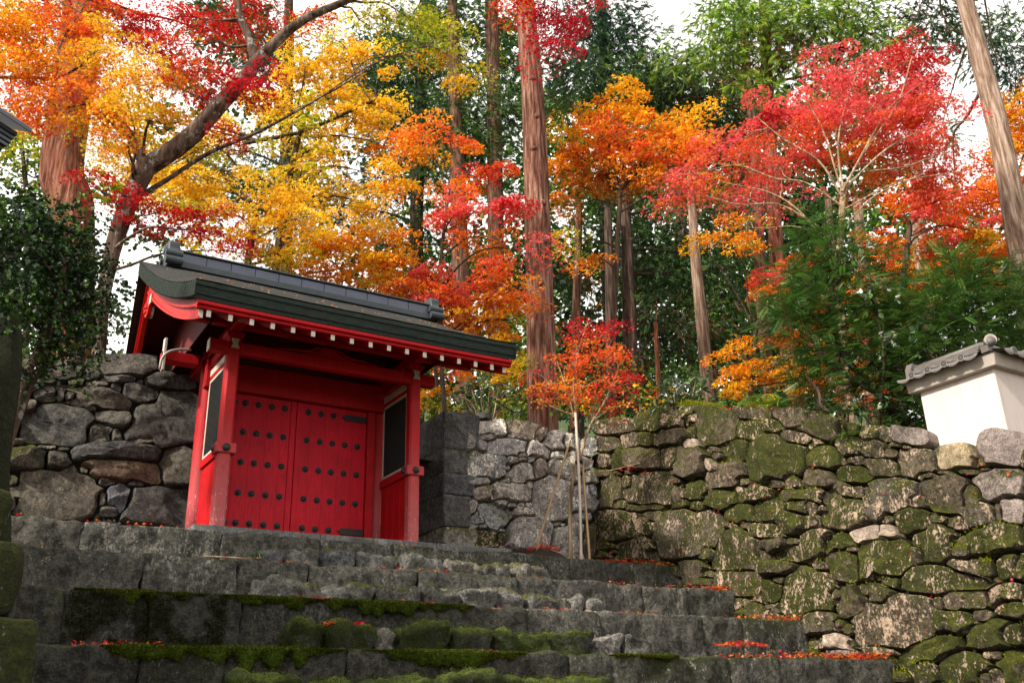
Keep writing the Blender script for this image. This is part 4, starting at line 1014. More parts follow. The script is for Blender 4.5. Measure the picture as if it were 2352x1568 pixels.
# ------------------------------------------------------------------ foliage
PAL = {'R': [(.60, .012, .015), (.72, .025, .02), (.48, .008, .018)], 'C': [(.55, .008, .035), (.66, .015, .04), (.42, .005, .02)], 'P': [(.86, .11, .14), (.82, .075, .11), (.90, .17, .17), (.88, .18, .09)],
       'S': [(.82, .13, .025), (.78, .075, .03), (.84, .19, .025)], 'O': [(.86, .29, .014), (.82, .21, .012), (.88, .38, .02)], 'A': [(.87, .52, .020), (.85, .42, .015)], 'Y': [(.87, .58, .03), (.84, .52, .025), (.88, .64, .06)],
       'V': [(.50, .50, .03), (.38, .42, .02), (.66, .56, .04)], 'L': [(.24, .34, .02), (.32, .38, .02)], 'B': [(.40, .13, .02), (.52, .20, .02)],
       'g': [(.052, .120, .024), (.078, .165, .032), (.036, .085, .020)], 'b': [(.024, .068, .042), (.018, .052, .034), (.036, .088, .044)], 'l': [(.27, .42, .035), (.19, .34, .03), (.34, .46, .055)], 'm': [(.10, .20, .026), (.135, .25, .034), (.07, .15, .024)],
       'n': [(.15, .055, .025), (.10, .04, .02)], 'y': [(.065, .145, .026), (.105, .21, .036), (.040, .095, .022)], 'e': [(.020, .046, .014), (.030, .066, .018), (.016, .034, .013)], 'h': [(.06, .14, .02), (.085, .19, .026)], 'r': [(.12, .19, .10), (.24, .31, .20), (.08, .14, .07)]}
def star():
    tips = [(90, 1.0), (38, .92), (142, .92), (-14, .66), (194, .66)]
    order = [(-14, .66), (38, .92), (90, 1.0), (142, .92), (194, .66)]
    notch = [(-70, .22), (12, .30), (64, .32), (116, .32), (168, .30), (250, .22)]
    V = [(0, 0, .06)]
    for a, r in notch: V.append((r * math.cos(math.radians(a)), r * math.sin(math.radians(a)), 0))
    for a, r in order: V.append((r * math.cos(math.radians(a)), r * math.sin(math.radians(a)), -.20 * r))
    return np.array(V), np.array([(0, 1 + i, 7 + i, 2 + i) for i in range(5)])
def simple3():   # three crossing lobes for distant leaves
    V = []; F = []
    for k, a in enumerate((90, 20, 160)):
        a = math.radians(a); d = np.array([math.cos(a), math.sin(a)]); s = np.array([-d[1], d[0]])
        b = len(V); V += [(*(-.2 * d), 0), (*(.35 * d + .22 * s), .03), (*(1.0 * d), -.12), (*(.35 * d - .22 * s), .03)]; F.append((b, b + 1, b + 2, b + 3))
    return np.array(V), np.array(F)
def oval(w=.36):
    V = np.array([(0, 0, 0), (w * .8, .35, .04), (w, .6, .02), (0, 1.0, -.12), (-w, .6, .02), (-w * .8, .35, .04)]); V[:, 1] -= .1
    return V, np.array([(0, 1, 2, 3), (0, 3, 4, 5)])
def star5():
    V = []; F = []
    for i, (a, r) in enumerate([(-14, .66), (38, .92), (90, 1.0), (142, .92), (194, .66)]):
        a = math.radians(a); d = np.array([math.cos(a), math.sin(a)]); q = np.array([-d[1], d[0]])
        V += [(*(q * .20 - d * .10), .04), (*(-q * .20 - d * .10), .04), (*(d * r), -.2 * r)]; F.append((3 * i, 3 * i + 1, 3 * i + 2))
    return np.array(V), np.array(F)
STAR5 = star5()
STAR, TRI, OVAL, LONG = star(), simple3(), oval(), oval(.20)
def unit(a): return a / (np.linalg.norm(a, axis=-1, keepdims=True) + 1e-9)
def stamp(tpl, C, N, S, rs, up=None):
    V0, F0 = tpl; n = len(C)
    N = unit(N)
    if up is None: up = rs.normal(size=(n, 3))
    T = unit(np.cross(up, N)); B = np.cross(N, T)
    V = C[:, None, :] + S[:, None, None] * (V0[None, :, 0:1] * T[:, None, :] + V0[None, :, 1:2] * B[:, None, :] + V0[None, :, 2:3] * N[:, None, :])
    F = F0[None] + (np.arange(n) * len(V0))[:, None, None]
    return V.reshape(-1, 3), F.reshape(-1, F0.shape[1])
def pick(keys, n, rs):
    cols = np.concatenate([np.array(PAL[k]) for k in keys])
    c = cols[rs.randint(0, len(cols), n)] * rs.uniform(.66, 1.18, (n, 1)); c[:, 1] *= rs.uniform(.85, 1.15, n); return c
def ell(clump):
    x, y, rx, ry, D = clump[:5]; c = pv(x, y, D); m = np.linalg.norm(c) / math.hypot(FPX, math.hypot(x - CX, y - CY))
    return c, rx * m, ry * m
RIGHT = np.array([HF[1], -HF[0], 0.0]); FWD = np.array([HF[0], HF[1], 0.0])
def in_ell(c, a, b, n, rs, dep=.8):
    q = rs.normal(size=(n, 3)) * .60; q *= np.minimum(1, 1.5 / (np.linalg.norm(q, axis=1, keepdims=True) + 1e-9))
    return c + np.outer(q[:, 0] * a, RIGHT) + np.outer(q[:, 1] * min(max(a, b) * dep, 1.6), FWD) + np.outer(q[:, 2] * b, [0, 0, 1])
def maple(clumps, seed, leaf=.052, cov=1.5, tpl=STAR, tilt=.62, sprayr=.42):
    cov *= 2.1; leaf *= .92
    rs = np.random.RandomState(seed); Vs, Fs, Cs, tips = [], [], [], []; b = 0
    if len(clumps) > 20: tpl = STAR5; leaf *= 1.06
    if clumps[0][4] > 16.5: tpl = TRI; leaf = leaf * 1.05; cov *= 1.15
    for cl in clumps:
        c, a, h = ell(cl); keys = cl[5]; cv = cov * (cl[6] if len(cl) > 6 else 1)
        area = math.pi * a * h
        n = int(area * cv / (.75 * leaf * leaf))
        ns = max(2, int(area / (sprayr * sprayr * .55)))
        P = in_ell(c, a * .95, h * .9, ns, rs)
        tips.append((c, P[: max(2, min(ns, 5))]))
        per = max(3, n // ns)
        hue = rs.randint(0, len(keys), ns)
        r = np.sqrt(rs.rand(ns, per)) * sprayr * rs.uniform(.6, 1.25, (ns, 1)); ph = rs.rand(ns, per) * 2 * np.pi
        tn = rs.normal(size=(ns, 1, 2)) * .16
        off = np.stack([r * np.cos(ph), r * np.sin(ph), np.zeros_like(r)], -1)
        off[..., 2] = off[..., 0] * tn[..., 0] + off[..., 1] * tn[..., 1] - .25 * r * r / sprayr + rs.normal(size=r.shape) * .035
        L = (P[:, None, :] + off).reshape(-1, 3)
        N = np.array([0, 0, 1.0]) + rs.normal(size=(len(L), 3)) * tilt
        S = leaf * rs.uniform(.65, 1.25, len(L))
        V, F = stamp(tpl, L, N, S, rs)
        # each spray leans to one of its clump's colours
        main = np.repeat(hue, per); col = np.zeros((len(L), 3))
        for k in range(len(keys)):
            mk = main == k; col[mk] = pick(keys[k], mk.sum(), rs)
        mixk = rs.rand(len(L)) < .25; col[mixk] = pick(keys, mixk.sum(), rs)
        col *= np.repeat(rs.uniform(.85, 1.12, ns), per)[:, None]
        Vs.append(V); Fs.append(F + b); b += len(V); Cs.append(np.repeat(col, tpl[1].shape[0], axis=0))
    return np.concatenate(Vs), np.concatenate(Fs), np.concatenate(Cs), tips
def cedar(clumps, seed, L=.20, w=.021, cov=5.2, K=16):
    """tufts of fine blades fanning outwards and down"""
    rs = np.random.RandomState(seed); Vs, Fs, Cs, tips = [], [], [], []; b = 0
    for cl in clumps:
        c, a, h = ell(cl); keys = cl[5]; cv = cov * (cl[6] if len(cl) > 6 else 1)
        lc = L * (cl[7] if len(cl) > 7 else 1); wc = w * (cl[7] if len(cl) > 7 else 1)
        n = max(4, int(math.pi * a * h * cv / (K * lc * wc * .5)))
        P = in_ell(c, a, h, n, rs)
        tips.append((c, P[:4]))
        out = unit((P - c) * np.array([1, 1, .5]) + rs.normal(size=P.shape) * .5 * max(a, .2)) + np.array([0, 0, -.35]) + rs.normal(size=P.shape) * .25
        out = unit(out)
        s1 = unit(np.cross(out, rs.normal(size=P.shape))); s2 = np.cross(out, s1)
        t = rs.rand(n, K); th = rs.rand(n, K) * 2 * np.pi; sp = rs.uniform(.25, .75, (n, K))
        d = unit(out[:, None] + sp[..., None] * (np.cos(th)[..., None] * s1[:, None] + np.sin(th)[..., None] * s2[:, None]))
        base = P[:, None] + out[:, None] * (t * lc * .8)[..., None]
        ln = lc * rs.uniform(.5, 1.0, (n, K)); drop = np.array([0, 0, -1.0]) * .18
        side = unit(np.cross(d, rs.normal(size=d.shape))) * (wc * rs.uniform(.6, 1.2, (n, K)))[..., None] * .5
        mid = base + d * (ln * .5)[..., None]; tip = base + (d + drop) * ln[..., None]
        V = np.stack([base + side, tip, base - side], 2).reshape(-1, 3)
        F = np.arange(len(V)).reshape(-1, 3)
        col = np.repeat(pick(keys, n, rs), K, axis=0) * rs.uniform(.8, 1.2, (n * K, 1))
        Vs.append(V); Fs.append(F + b); b += len(V); Cs.append(col)
    return np.concatenate(Vs), np.concatenate(Fs), np.concatenate(Cs), tips
def broad(clumps, seed, leaf=.07, cov=1.5, tpl=OVAL, droop=.4, K=7):
    cov *= 2.0
    """evergreen twigs: leaves set along short twigs"""
    rs = np.random.RandomState(seed); Vs, Fs, Cs, tips = [], [], [], []; b = 0
    for cl in clumps:
        c, a, h = ell(cl); keys = cl[5]; cv = cov * (cl[6] if len(cl) > 6 else 1)
        n = max(3, int(math.pi * a * h * cv / (K * leaf * leaf * .35)))
        P = in_ell(c, a, h, n, rs); tips.append((c, P[:4]))
        ax = unit(rs.normal(size=P.shape) + unit(P - c) * .8 + np.array([0, 0, -.4 * droop]))
        t = np.linspace(-1, 1, K)[None, :, None] * leaf * 1.6
        L = (P[:, None] + ax[:, None] * t).reshape(-1, 3)
        up = unit(np.repeat(ax, K, 0) * .7 + rs.normal(size=(n * K, 3)) * .7 + np.array([0, 0, -droop]))
        N = rs.normal(size=(n * K, 3)) * .6 + np.array([0, 0, .8])
        # template's long axis follows 'B' = N x T; T = up x N, so B points along up
        V, F = stamp(tpl, L, N, leaf * rs.uniform(.7, 1.2, n * K), rs, up)
        col = np.repeat(pick(keys, n, rs), K, axis=0) * rs.uniform(.75, 1.25, (n * K, 1))
        Vs.append(V); Fs.append(F + b); b += len(V); Cs.append(np.repeat(col, tpl[1].shape[0], axis=0))
    return np.concatenate(Vs), np.concatenate(Fs), np.concatenate(Cs), tips
def yewspray(clumps, seed, L=.24, cov=1.4):
    cov *= 5.6
    """flat feathery sprays: an axis with paired needles"""
    rs = np.random.RandomState(seed); Vs, Fs, Cs, tips = [], [], [], []; b = 0
    K = 9
    for cl in clumps:
        c, a, h = ell(cl); keys = cl[5]; cv = cov * (cl[6] if len(cl) > 6 else 1)
        n = max(3, int(math.pi * a * h * cv / (L * L * .22)))
        P = in_ell(c, a, h, n, rs); tips.append((c, P[:5]))
        ax = unit(unit((P - c)) * np.array([.9, .9, .35]) + rs.normal(size=P.shape) * np.array([.6, .6, .22]) + np.array([0, 0, -.03]))
        nn = unit(np.array([0, 0, 1.0]) + rs.normal(size=P.shape) * .38); sd = unit(np.cross(ax, nn)); nn = np.cross(sd, ax)
        quads = []; ln = L * rs.uniform(.7, 1.2, n)
        for k in range(K):
            t = (k + .5) / K
            for s in (-1, 1):
                base = P + ax * (t * ln)[:, None] - nn * (.10 * t * t * ln)[:, None]
                nl = (ln * .30 * (1 - .55 * abs(t - .35)))[:, None]
                d = unit(ax * .75 + sd * s * .9 - nn * .12); wv = ax * (ln * .055)[:, None]
                quads.append(np.stack([base - wv * .5, base + d * nl * .5 - wv * .8, base + d * nl, base + d * nl * .5 + wv * .8], 1))
        V = np.stack(quads, 1).reshape(-1, 3); F = np.arange(len(V)).reshape(-1, 4)
        col = np.repeat(pick(keys, n, rs), K * 2, axis=0) * rs.uniform(.85, 1.15, (n * K * 2, 1))
        Vs.append(V); Fs.append(F + b); b += len(V); Cs.append(col)
    return np.concatenate(Vs), np.concatenate(Fs), np.concatenate(Cs), tips

def trunk_path(rows, D, base=None, top=None, n=40):
    """rows: picture x, y, width from the bottom up on the vertical plane at depth D"""
    P = []; R = []
    for x, y, w in rows:
        p = pv(x, y, D); m = np.linalg.norm(p) / math.hypot(FPX, math.hypot(x - CX, y - CY)); P.append(p); R.append(w * m / 2)
    if base is not None and P[0][2] > base:
        d = (P[0] - P[1]); d = d / abs(d[2]) * (P[0][2] - base); d[:2] *= .35
        P.insert(0, P[0] + d); R.insert(0, R[0] * 1.12)
    if top is not None and P[-1][2] < top:
        d = (P[-1] - P[-2]); d = d / abs(d[2]) * (top - P[-1][2]); P.append(P[-1] + d); R.append(R[-1] * .45)
    P = smooth_path(P, n); R = np.interp(np.linspace(0, 1, n), np.linspace(0, 1, len(R)), R)
    return P, R
def trunk_mesh(name, P, R, mat, parent, seg=24, ridge=.05, seed=0, lumps=0):
    rs = np.random.RandomState(seed); V, F = tube_np(P, R, seg, ridge, rs.uniform(-1, 1, 64))
    n = len(P); V = V.reshape(n, seg, 3)
    for i in range(n):
        for j in range(seg):
            o = V[i, j] - P[i]; V[i, j] += o * .05 * mnoise.noise((P[i][2] * .9 + seed, math.cos(j / seg * 6.28) * 1.5, math.sin(j / seg * 6.28) * 1.5))
    return mesh_np(name, V.reshape(-1, 3), F, mat, parent)
def knots(parent, P, R, mat, zs, seed):
    rs = np.random.RandomState(seed)
    for z in zs:
        i = int(np.argmin(abs(P[:, 2] - z))); a = rs.uniform(-2.4, -1.0); d = np.array([math.cos(a), math.sin(a), .05])
        c = P[i] + d * R[i] * .93; r = R[i] * .22
        MB().tube([c, c + d * .03, c + d * .05, c + d * .045, c + d * .02], [r * 1.5, r * 1.15, r * .9, r * .55, r * .1], 12).build('knot', mat, parent, smooth=True)
def limbs(src, targets, mat, parent, seed, r0=.035, r1=.008, twigs=True, sag=.12, seg=5, twr=.006):
    """src: list of (point, radius) candidates; every clump gets a limb from a point below it, and twigs beyond"""
    rs = np.random.RandomState(seed)
    SP = np.array([s[0] for s in src])
    for c, P in targets:
        dist = np.linalg.norm(SP - c, axis=1) + 1.6 * np.maximum(0, SP[:, 2] - c[2] + .25)
        k = int(np.argmin(dist)); s = SP[k]; L = np.linalg.norm(c - s)
        mid = (s + c) / 2 + np.array([0, 0, sag * L]) + rs.normal(size=3) * .07 * L
        q1 = s + (mid - s) * .5 + rs.normal(size=3) * .03 * L; q2 = mid + (c - mid) * .5 + rs.normal(size=3) * .03 * L
        path = smooth_path([s, q1, mid, q2, c], 14)
        ra = min(r0, src[k][1] * .7, .012 + .014 * L)
        parts = [tube_np(path, np.linspace(ra, r1, 14), seg)]
        if twigs:
            for p in P:
                j = rs.randint(6, 14); a = path[j]; Lt = np.linalg.norm(p - a)
                m = (a + p) / 2 + np.array([0, 0, .10 * Lt]) + rs.normal(size=3) * .06 * Lt
                parts.append(tube_np(smooth_path([a, m, p], 7), np.linspace(max(twr, r1 * .9), twr * .5, 7), 4))
        V, F = join_arrays(parts)
        mesh_np('branch', V, F, mat, parent)
COUNT = [0]
def crown(parent, arr, mat='leaf', name='crown'):
    V, F, C, tips = arr
    COUNT[0] += len(F) * (F.shape[1] - 2)
    mesh_np(name, V, F, M[mat], parent, smooth=False, fcol=C); return tips

def tree(name, label, cat, D, rows, clumps, kind, seed, bark_, base=None, top=None, group=None, seg=20, src_lo=.25, r0=.05, knotz=None, twigs=True, twig_mat=None, extra=None, ridge=.05, twr=.006, **kw):
    b = pv(rows[0][0], rows[0][1], D)
    t = thing(name, label, cat, (b[0], b[1], base if base is not None else b[2]), group)
    P, R = trunk_path(rows, D, base, top)
    tr = trunk_mesh('trunk', P, R, M[bark_], t, seg, ridge, seed)
    if knotz: knots(tr, P, R, M[bark_], knotz, seed)
    src = [(P[i], R[i]) for i in range(int(len(P) * src_lo), len(P))]
    for k, ex in enumerate(extra or []):
        Pe, Re = trunk_path(ex[0], ex[1]) if not isinstance(ex[0][0], np.ndarray) else ex
        trunk_mesh('limb', Pe, Re, M[bark_], t, 12, .04, seed + k + 1)
        src += [(Pe[i], Re[i]) for i in range(4, len(Pe))]
    if clumps:
        arr = {'maple': maple, 'cedar': cedar, 'broad': broad, 'yew': yewspray}[kind](clumps, seed, **kw)
        tips = crown(t, arr, {'maple': 'leaf', 'cedar': 'needle', 'broad': 'glossy_leaf', 'yew': 'needle'}[kind])
        limbs(src, tips, M[twig_mat or bark_], t, seed + 5, r0=r0, twigs=twigs, twr=twr)
    return t

# ---- cedars: trunks the photograph shows, from the left
CED = 'tall cedars behind the walls'
tree('cedar_tree', 'thick reddish cedar trunk behind the maple, leftmost of the tall cedars', 'tree', 18.5, [(165, 520, 94), (142, 400, 92), (175, 150, 86), (195, -30, 78)],
     [(560, 60, 80, 60, 22, 'g', 1.04), (480, 40, 60, 50, 22, 'gb', 1.04), (640, 120, 60, 50, 23, 'g', 0.91), (590, 150, 60, 40, 22, 'b', 0.91), (420, 180, 50, 30, 21, 'g', 0.91)], 'cedar', 11, 'bark_red', base=3.6, top=26, group=CED, seg=64, src_lo=.6, ridge=.05)
tree('cedar_tree', 'slim dark red cedar trunk half hidden by yellow maple leaves above the gate roof', 'tree', 26, [(655, 640, 30), (657, 400, 29), (662, 100, 26)],
     [(600, 390, 90, 60, 26, 'ge', 1.12), (520, 420, 80, 40, 26, 'g', 0.96), (700, 520, 60, 40, 26, 'g', 0.80), (470, 360, 50, 40, 26, 'b', 0.80), (620, 470, 70, 30, 26, 'b', 0.96), (700, 430, 60, 60, 26, 'g', 0.96), (640, 560, 70, 40, 27, 'g', 0.80)], 'cedar', 12, 'bark_dark', base=4.3, top=26, group=CED, r0=.06)
tree('cedar_tree', 'cedar with grey-brown trunk rising behind the orange maple sprays over the roof', 'tree', 27, [(958, 700, 34), (957, 500, 31), (966, 200, 27)],
     [(900, 190, 120, 90, 27, 'g', 1.68), (960, 280, 110, 80, 27, 'gb', 1.68), (1010, 120, 90, 80, 27, 'g', 1.58), (840, 120, 80, 60, 27, 'g', 1.12), (880, 430, 100, 50, 27, 'ge', 1.12), (955, 540, 90, 60, 27, 'g', 1.24), (840, 520, 80, 40, 27, 'e', 0.90), (1000, 400, 80, 50, 27, 'g', 1.12), (760, 480, 70, 40, 27, 'e', 0.78)], 'cedar', 13, 'bark_dark', base=4.3, top=26, group=CED, r0=.07)
tree('cedar_tree', 'cedar with slightly reddish trunk standing left of the grey-barked one', 'tree', 24.5, [(1068, 940, 44), (1062, 700, 42), (1050, 400, 34), (1042, 100, 28)],
     [(1090, 260, 90, 70, 25, 'g', 1.68), (1030, 340, 70, 60, 25, 'gm', 1.44), (1110, 350, 60, 60, 25, 'g', 1.44), (1020, 40, 80, 60, 25, 'g', 1.44), (1090, 620, 50, 60, 26, 'g', 0.96), (1180, 800, 60, 100, 26, 'm', 0.96)], 'cedar', 14, 'bark_far', base=4.3, top=26, group=CED, r0=.06)
tree('cedar_tree', 'grey-barked cedar trunk just left of the big central cedar', 'tree', 25, [(1142, 960, 42), (1140, 700, 40), (1136, 300, 36), (1128, 0, 30)],
     [(1180, 160, 60, 60, 25.5, 'gb', 1.44), (1175, 260, 50, 50, 25.5, 'g', 1.20), (1150, 60, 60, 40, 25.5, 'g', 1.44), (1175, 470, 40, 60, 25.5, 'g', 0.96), (1180, 640, 50, 60, 26, 'ge', 1.20)], 'cedar', 15, 'bark_far', base=4.3, top=26, group=CED, r0=.06)
tree('cedar_tree', 'biggest cedar trunk, pale red-brown bark with knots, standing in the centre behind the grey wall', 'tree', 19.2, [(1247, 1000, 72), (1243, 800, 66), (1235, 500, 58), (1225, 250, 52), (1213, 90, 46)],
     [(1310, 150, 60, 60, 20, 'b', .8), (1290, 240, 50, 40, 20, 'g', .6)], 'cedar', 16, 'bark_pale', base=4.4, top=24, group=CED, seg=56, src_lo=.6, knotz=[9.2, 10.2, 11.0, 12.6, 13.4, 14.5], ridge=.05)
tree('cedar_tree', 'thin mossy trunk in the shade right of the central cedar', 'tree', 22, [(1318, 1000, 22), (1322, 760, 20), (1328, 560, 18), (1330, 470, 14)], [], 'cedar', 17, 'bark_far', base=4.4, group=CED)
tree('cedar_tree', 'dark dead-branched cedar, left of the pair behind the small red sapling', 'tree', 25.5, [(1408, 980, 26), (1402, 700, 24), (1396, 480, 16)],
     [(1340, 640, 60, 90, 27, 'e', .8), (1420, 560, 80, 70, 27, 'eg', .7), (1340, 880, 70, 70, 27, 'e', .8), (1370, 480, 60, 50, 27, 'g', .6)], 'cedar', 18, 'bark_dark', base=4.5, group=CED, r0=.045)
tree('cedar_tree', 'dark dead-branched cedar, right of the pair behind the small red sapling', 'tree', 26, [(1452, 960, 34), (1446, 700, 32), (1436, 450, 22), (1432, 370, 10)],
     [(1500, 560, 80, 60, 27, 'eg', .8), (1560, 640, 100, 60, 27, 'eg', .8), (1630, 580, 90, 60, 27, 'ge', .8), (1500, 740, 90, 60, 27, 'e', .8), (1590, 760, 90, 60, 27, 'en', .7), (1680, 660, 80, 70, 28, 'eg', .8), (1540, 480, 80, 50, 27, 'g', .7), (1700, 540, 60, 60, 28, 'g', .7), (1500, 850, 80, 60, 28, 'e', .8)], 'cedar', 19, 'bark_dark', base=4.5, group=CED, r0=.06)
tree('cedar_tree', 'pale tan cedar trunk above the rhododendron on the mossy wall', 'tree', 24, [(1630, 960, 30), (1616, 780, 28), (1600, 620, 24), (1588, 460, 18), (1584, 390, 12)],
     [(1650, 460, 60, 50, 25, 'g', .6), (1560, 420, 60, 50, 25, 'g', .6)], 'cedar', 20, 'bark_tan', base=4.6, group=CED)
tree('cedar_tree', 'slender brown cedar stem between the sapling and the tan trunk', 'tree', 23, [(1514, 960, 11), (1511, 860, 11), (1506, 740, 9)], [(1505, 700, 30, 40, 23, 'ge', .5)], 'cedar', 21, 'bark_red', base=4.6, group=CED)
tree('cedar_tree', 'red-brown cedar with bright green drooping crown behind the pink maple', 'tree', 22, [(1835, 960, 42), (1795, 700, 34), (1775, 450, 30), (1762, 180, 26)],
     [(1720, 60, 90, 60, 21, 'lm', 1.87, 1.2), (1650, 110, 60, 50, 21, 'ml', 1.70, 1.2), (1830, 50, 90, 50, 21, 'lm', 1.87, 1.2), (1780, 130, 70, 40, 21, 'ln', 1.70, 1.2), (1960, 60, 80, 55, 21, 'lm', 1.87, 1.2), (1900, 130, 90, 40, 22, 'mn', 1.70, 1.15), (1740, 190, 50, 40, 21, 'lm', 1.53, 1.15), (1690, 20, 80, 40, 22, 'ml', 1.53, 1.15), (1990, 150, 60, 40, 21.5, 'ml', 1.53, 1.15), (1880, 10, 90, 40, 22, 'lm', 1.70, 1.15)], 'cedar', 22, 'bark_red', base=4.5, top=26, group=CED, r0=.05)
tree('cedar_tree', 'dim cedar trunk with brown-tipped foliage right of the blue-green crown', 'tree', 26, [(1750, 700, 26), (1738, 400, 24), (1716, 160, 20), (1706, 40, 18)],
     [(1620, 190, 110, 50, 27, 'gn', 1.17), (1540, 220, 90, 50, 27, 'ge', 1.17), (1660, 260, 90, 60, 27, 'eg', 1.17), (1570, 140, 60, 45, 25, 'lm', 1.17, 1.3), (1500, 190, 80, 40, 26, 'ge', 1.17), (1650, 350, 90, 60, 28, 'g', 0.91), (1760, 280, 60, 80, 28, 'eg', 0.91)], 'cedar', 23, 'bark_far', base=4.6, top=26, group=CED, r0=.06)
tree('cedar_tree', 'broad blue-green cedar crown reaching to the top edge right of the central trunk', 'tree', 28, [(1390, 500, 30), (1385, 200, 26), (1380, -40, 20)],
     [(1390, 30, 70, 60, 27, 'b', 1.30, 1.2), (1430, 100, 80, 60, 27, 'b', 1.43, 1.2), (1370, 130, 90, 70, 27, 'bg', 1.43, 1.2), (1470, 170, 70, 50, 27, 'bm', 1.30, 1.2), (1410, 200, 90, 50, 27, 'gm', 1.17, 1.2), (1330, 60, 50, 60, 27, 'b', 1.17), (1330, 210, 50, 50, 27, 'g', 1.04)], 'cedar', 24, 'bark_dark', base=4.6, top=26, group=CED, r0=.07)
tree('cedar_tree', 'pale leaning cedar trunk at the right edge of the frame', 'tree', 17.5, [(2368, 700, 60), (2350, 600, 58), (2300, 330, 48), (2250, 130, 42), (2210, -20, 36)],
     [(2280, 110, 70, 60, 22, 'bg', 1.35), (2330, 180, 50, 60, 22, 'b', 1.05), (2200, 60, 60, 60, 23, 'ge', 1.20), (2110, 40, 80, 50, 23, 'e', 1.20), (2080, 110, 80, 50, 23, 'gn', 1.20), (2160, 300, 50, 60, 22, 'g', 0.75), (2180, 500, 60, 30, 22, 'g', 0.75), (2320, 60, 50, 40, 24, 'g', 0.75)], 'cedar', 25, 'bark_tan', base=4.0, top=22, group=CED, seg=32, src_lo=.6)
for i, (x, w, y, lab) in enumerate([(2000, 26, 940, 'distant pale trunk seen through the green yew branches'), (1932, 18, 940, 'narrow sunlit trunk low between the yew branches'), (2120, 30, 640, 'pale trunk behind the red maple sprays on the right')]):
    tree('cedar_tree', lab, 'tree', 27 + i, [(x, y, w), (x - 14, y - 250, w * .9), (x - 30, y - 480, w * .8)], [], 'cedar', 26 + i, 'bark_tan', base=4.8, group=CED)
# far evergreens closing the view
FAR = 'dark evergreen trees far behind'
far = [('dense dark evergreen filling the gap right of the central cedar', 1330, 800, 100, 150, 34, 'eg'), ('dense dark evergreen behind the dead-branched cedars', 1480, 680, 120, 190, 36, 'ge'),
       ('dark leafy evergreen behind the tan trunk', 1640, 720, 110, 190, 35, 'gm'), ('mid green tree glimpsed low behind the yew', 1800, 800, 110, 170, 38, 'mg'), ('pale green tree low between the pair of dark cedars', 1400, 860, 80, 110, 40, 'ml'),
       ('dark evergreen behind the pink maple', 1850, 480, 160, 130, 36, 'ge'), ('shadowy evergreen behind the right-hand maples', 2050, 640, 160, 160, 38, 'gm'), ('dark evergreen above the tall orange maple', 1560, 330, 130, 110, 36, 'ge')]
for i, (lab, x, y, rx, ry, D, k) in enumerate(far):
    rs = np.random.RandomState(60 + i); cl = []
    for q in range(9):
        a = rs.rand() * 6.28; r = math.sqrt(rs.rand()) * .8
        cl.append((x + rx * r * math.cos(a), y + ry * r * math.sin(a), rx * rs.uniform(.35, .55), ry * rs.uniform(.25, .4), D + rs.uniform(-1, 1), k, .85))
    tree('evergreen_tree', lab, 'tree', D, [(x, y + ry, 22), (x - 3, y, 18), (x - 6, y - ry * .6, 12)], cl, 'broad', 60 + i, 'bark_dark', base=6.0, group=FAR, leaf=.22, twigs=False, cov=1.3, r0=.05)
# the far wood on the slope, one mass of foliage
def wood():
    rs = np.random.RandomState(501); cl = []
    for x in range(1240, 2420, 70):
        for y in range(230 if x < 2050 else 520, 980, 75):
            k = ['g', 'gm', 'eg', 'g', 'mg', 'ge', 'gB', 'm'][rs.randint(8)]
            cl.append((x + rs.uniform(-30, 30), y + rs.uniform(-30, 30), 62, 50, 44 + rs.uniform(-4, 9), k, rs.uniform(.8, 1.5)))
    for x in range(820, 1260, 70):
        for y in range(620, 980, 75): cl.append((x + rs.uniform(-30, 30), y + rs.uniform(-30, 30), 62, 46, 44 + rs.uniform(-4, 9), ['g', 'gm', 'mA', 'ge'][rs.randint(4)], rs.uniform(.8, 1.4)))
    for x in range(-40, 1240, 72):
        for y in range(60, 640, 72):
            if rs.rand() < (.42 if x < 450 else .62): cl.append((x + rs.uniform(-30, 30), y + rs.uniform(-30, 30), 60, 42, 44 + rs.uniform(-4, 9), ['g', 'ge', 'gb', 'gm', 'gV'][rs.randint(5)], rs.uniform(.5, 1.1)))
    for x in range(-60, 860, 80):
        for y in range(660, 860, 75): cl.append((x + rs.uniform(-30, 30), y + rs.uniform(-20, 30), 62, 40, 44 + rs.uniform(-4, 9), 'ge', rs.uniform(.25, .6)))
    V, F, C, tips = broad(cl, 502, leaf=.40, cov=1.1)
    COUNT[0] += len(F) * 2
    tag(mesh_np('distant_wood', V, F, M['needle'], None, smooth=False, fcol=C), kind='stuff')
def undergrowth():
    rs = np.random.RandomState(511); cl = []
    for x in range(1010, 1840, 42): cl.append((x, 930 + rs.uniform(-22, 26), 44, 26 + rs.uniform(0, 18), 19.5 + rs.uniform(-1.2, 3), ['g', 'gm', 'ge', 'gm', 'gA', 'm'][rs.randint(6)], rs.uniform(.6, 1.1)))
    for x in range(1290, 1780, 60): cl.append((x, 850 + rs.uniform(-40, 30), 46, 40, 23 + rs.uniform(-1.2, 5), ['g', 'ge', 'gm', 'gB'][rs.randint(4)], rs.uniform(.4, .8)))
    V, F, C, tips = broad(cl, 512, leaf=.11, cov=.8)
    COUNT[0] += len(F) * 2
    tag(mesh_np('undergrowth', V, F, M['needle'], None, smooth=False, fcol=C), kind='stuff')
undergrowth()
wood()
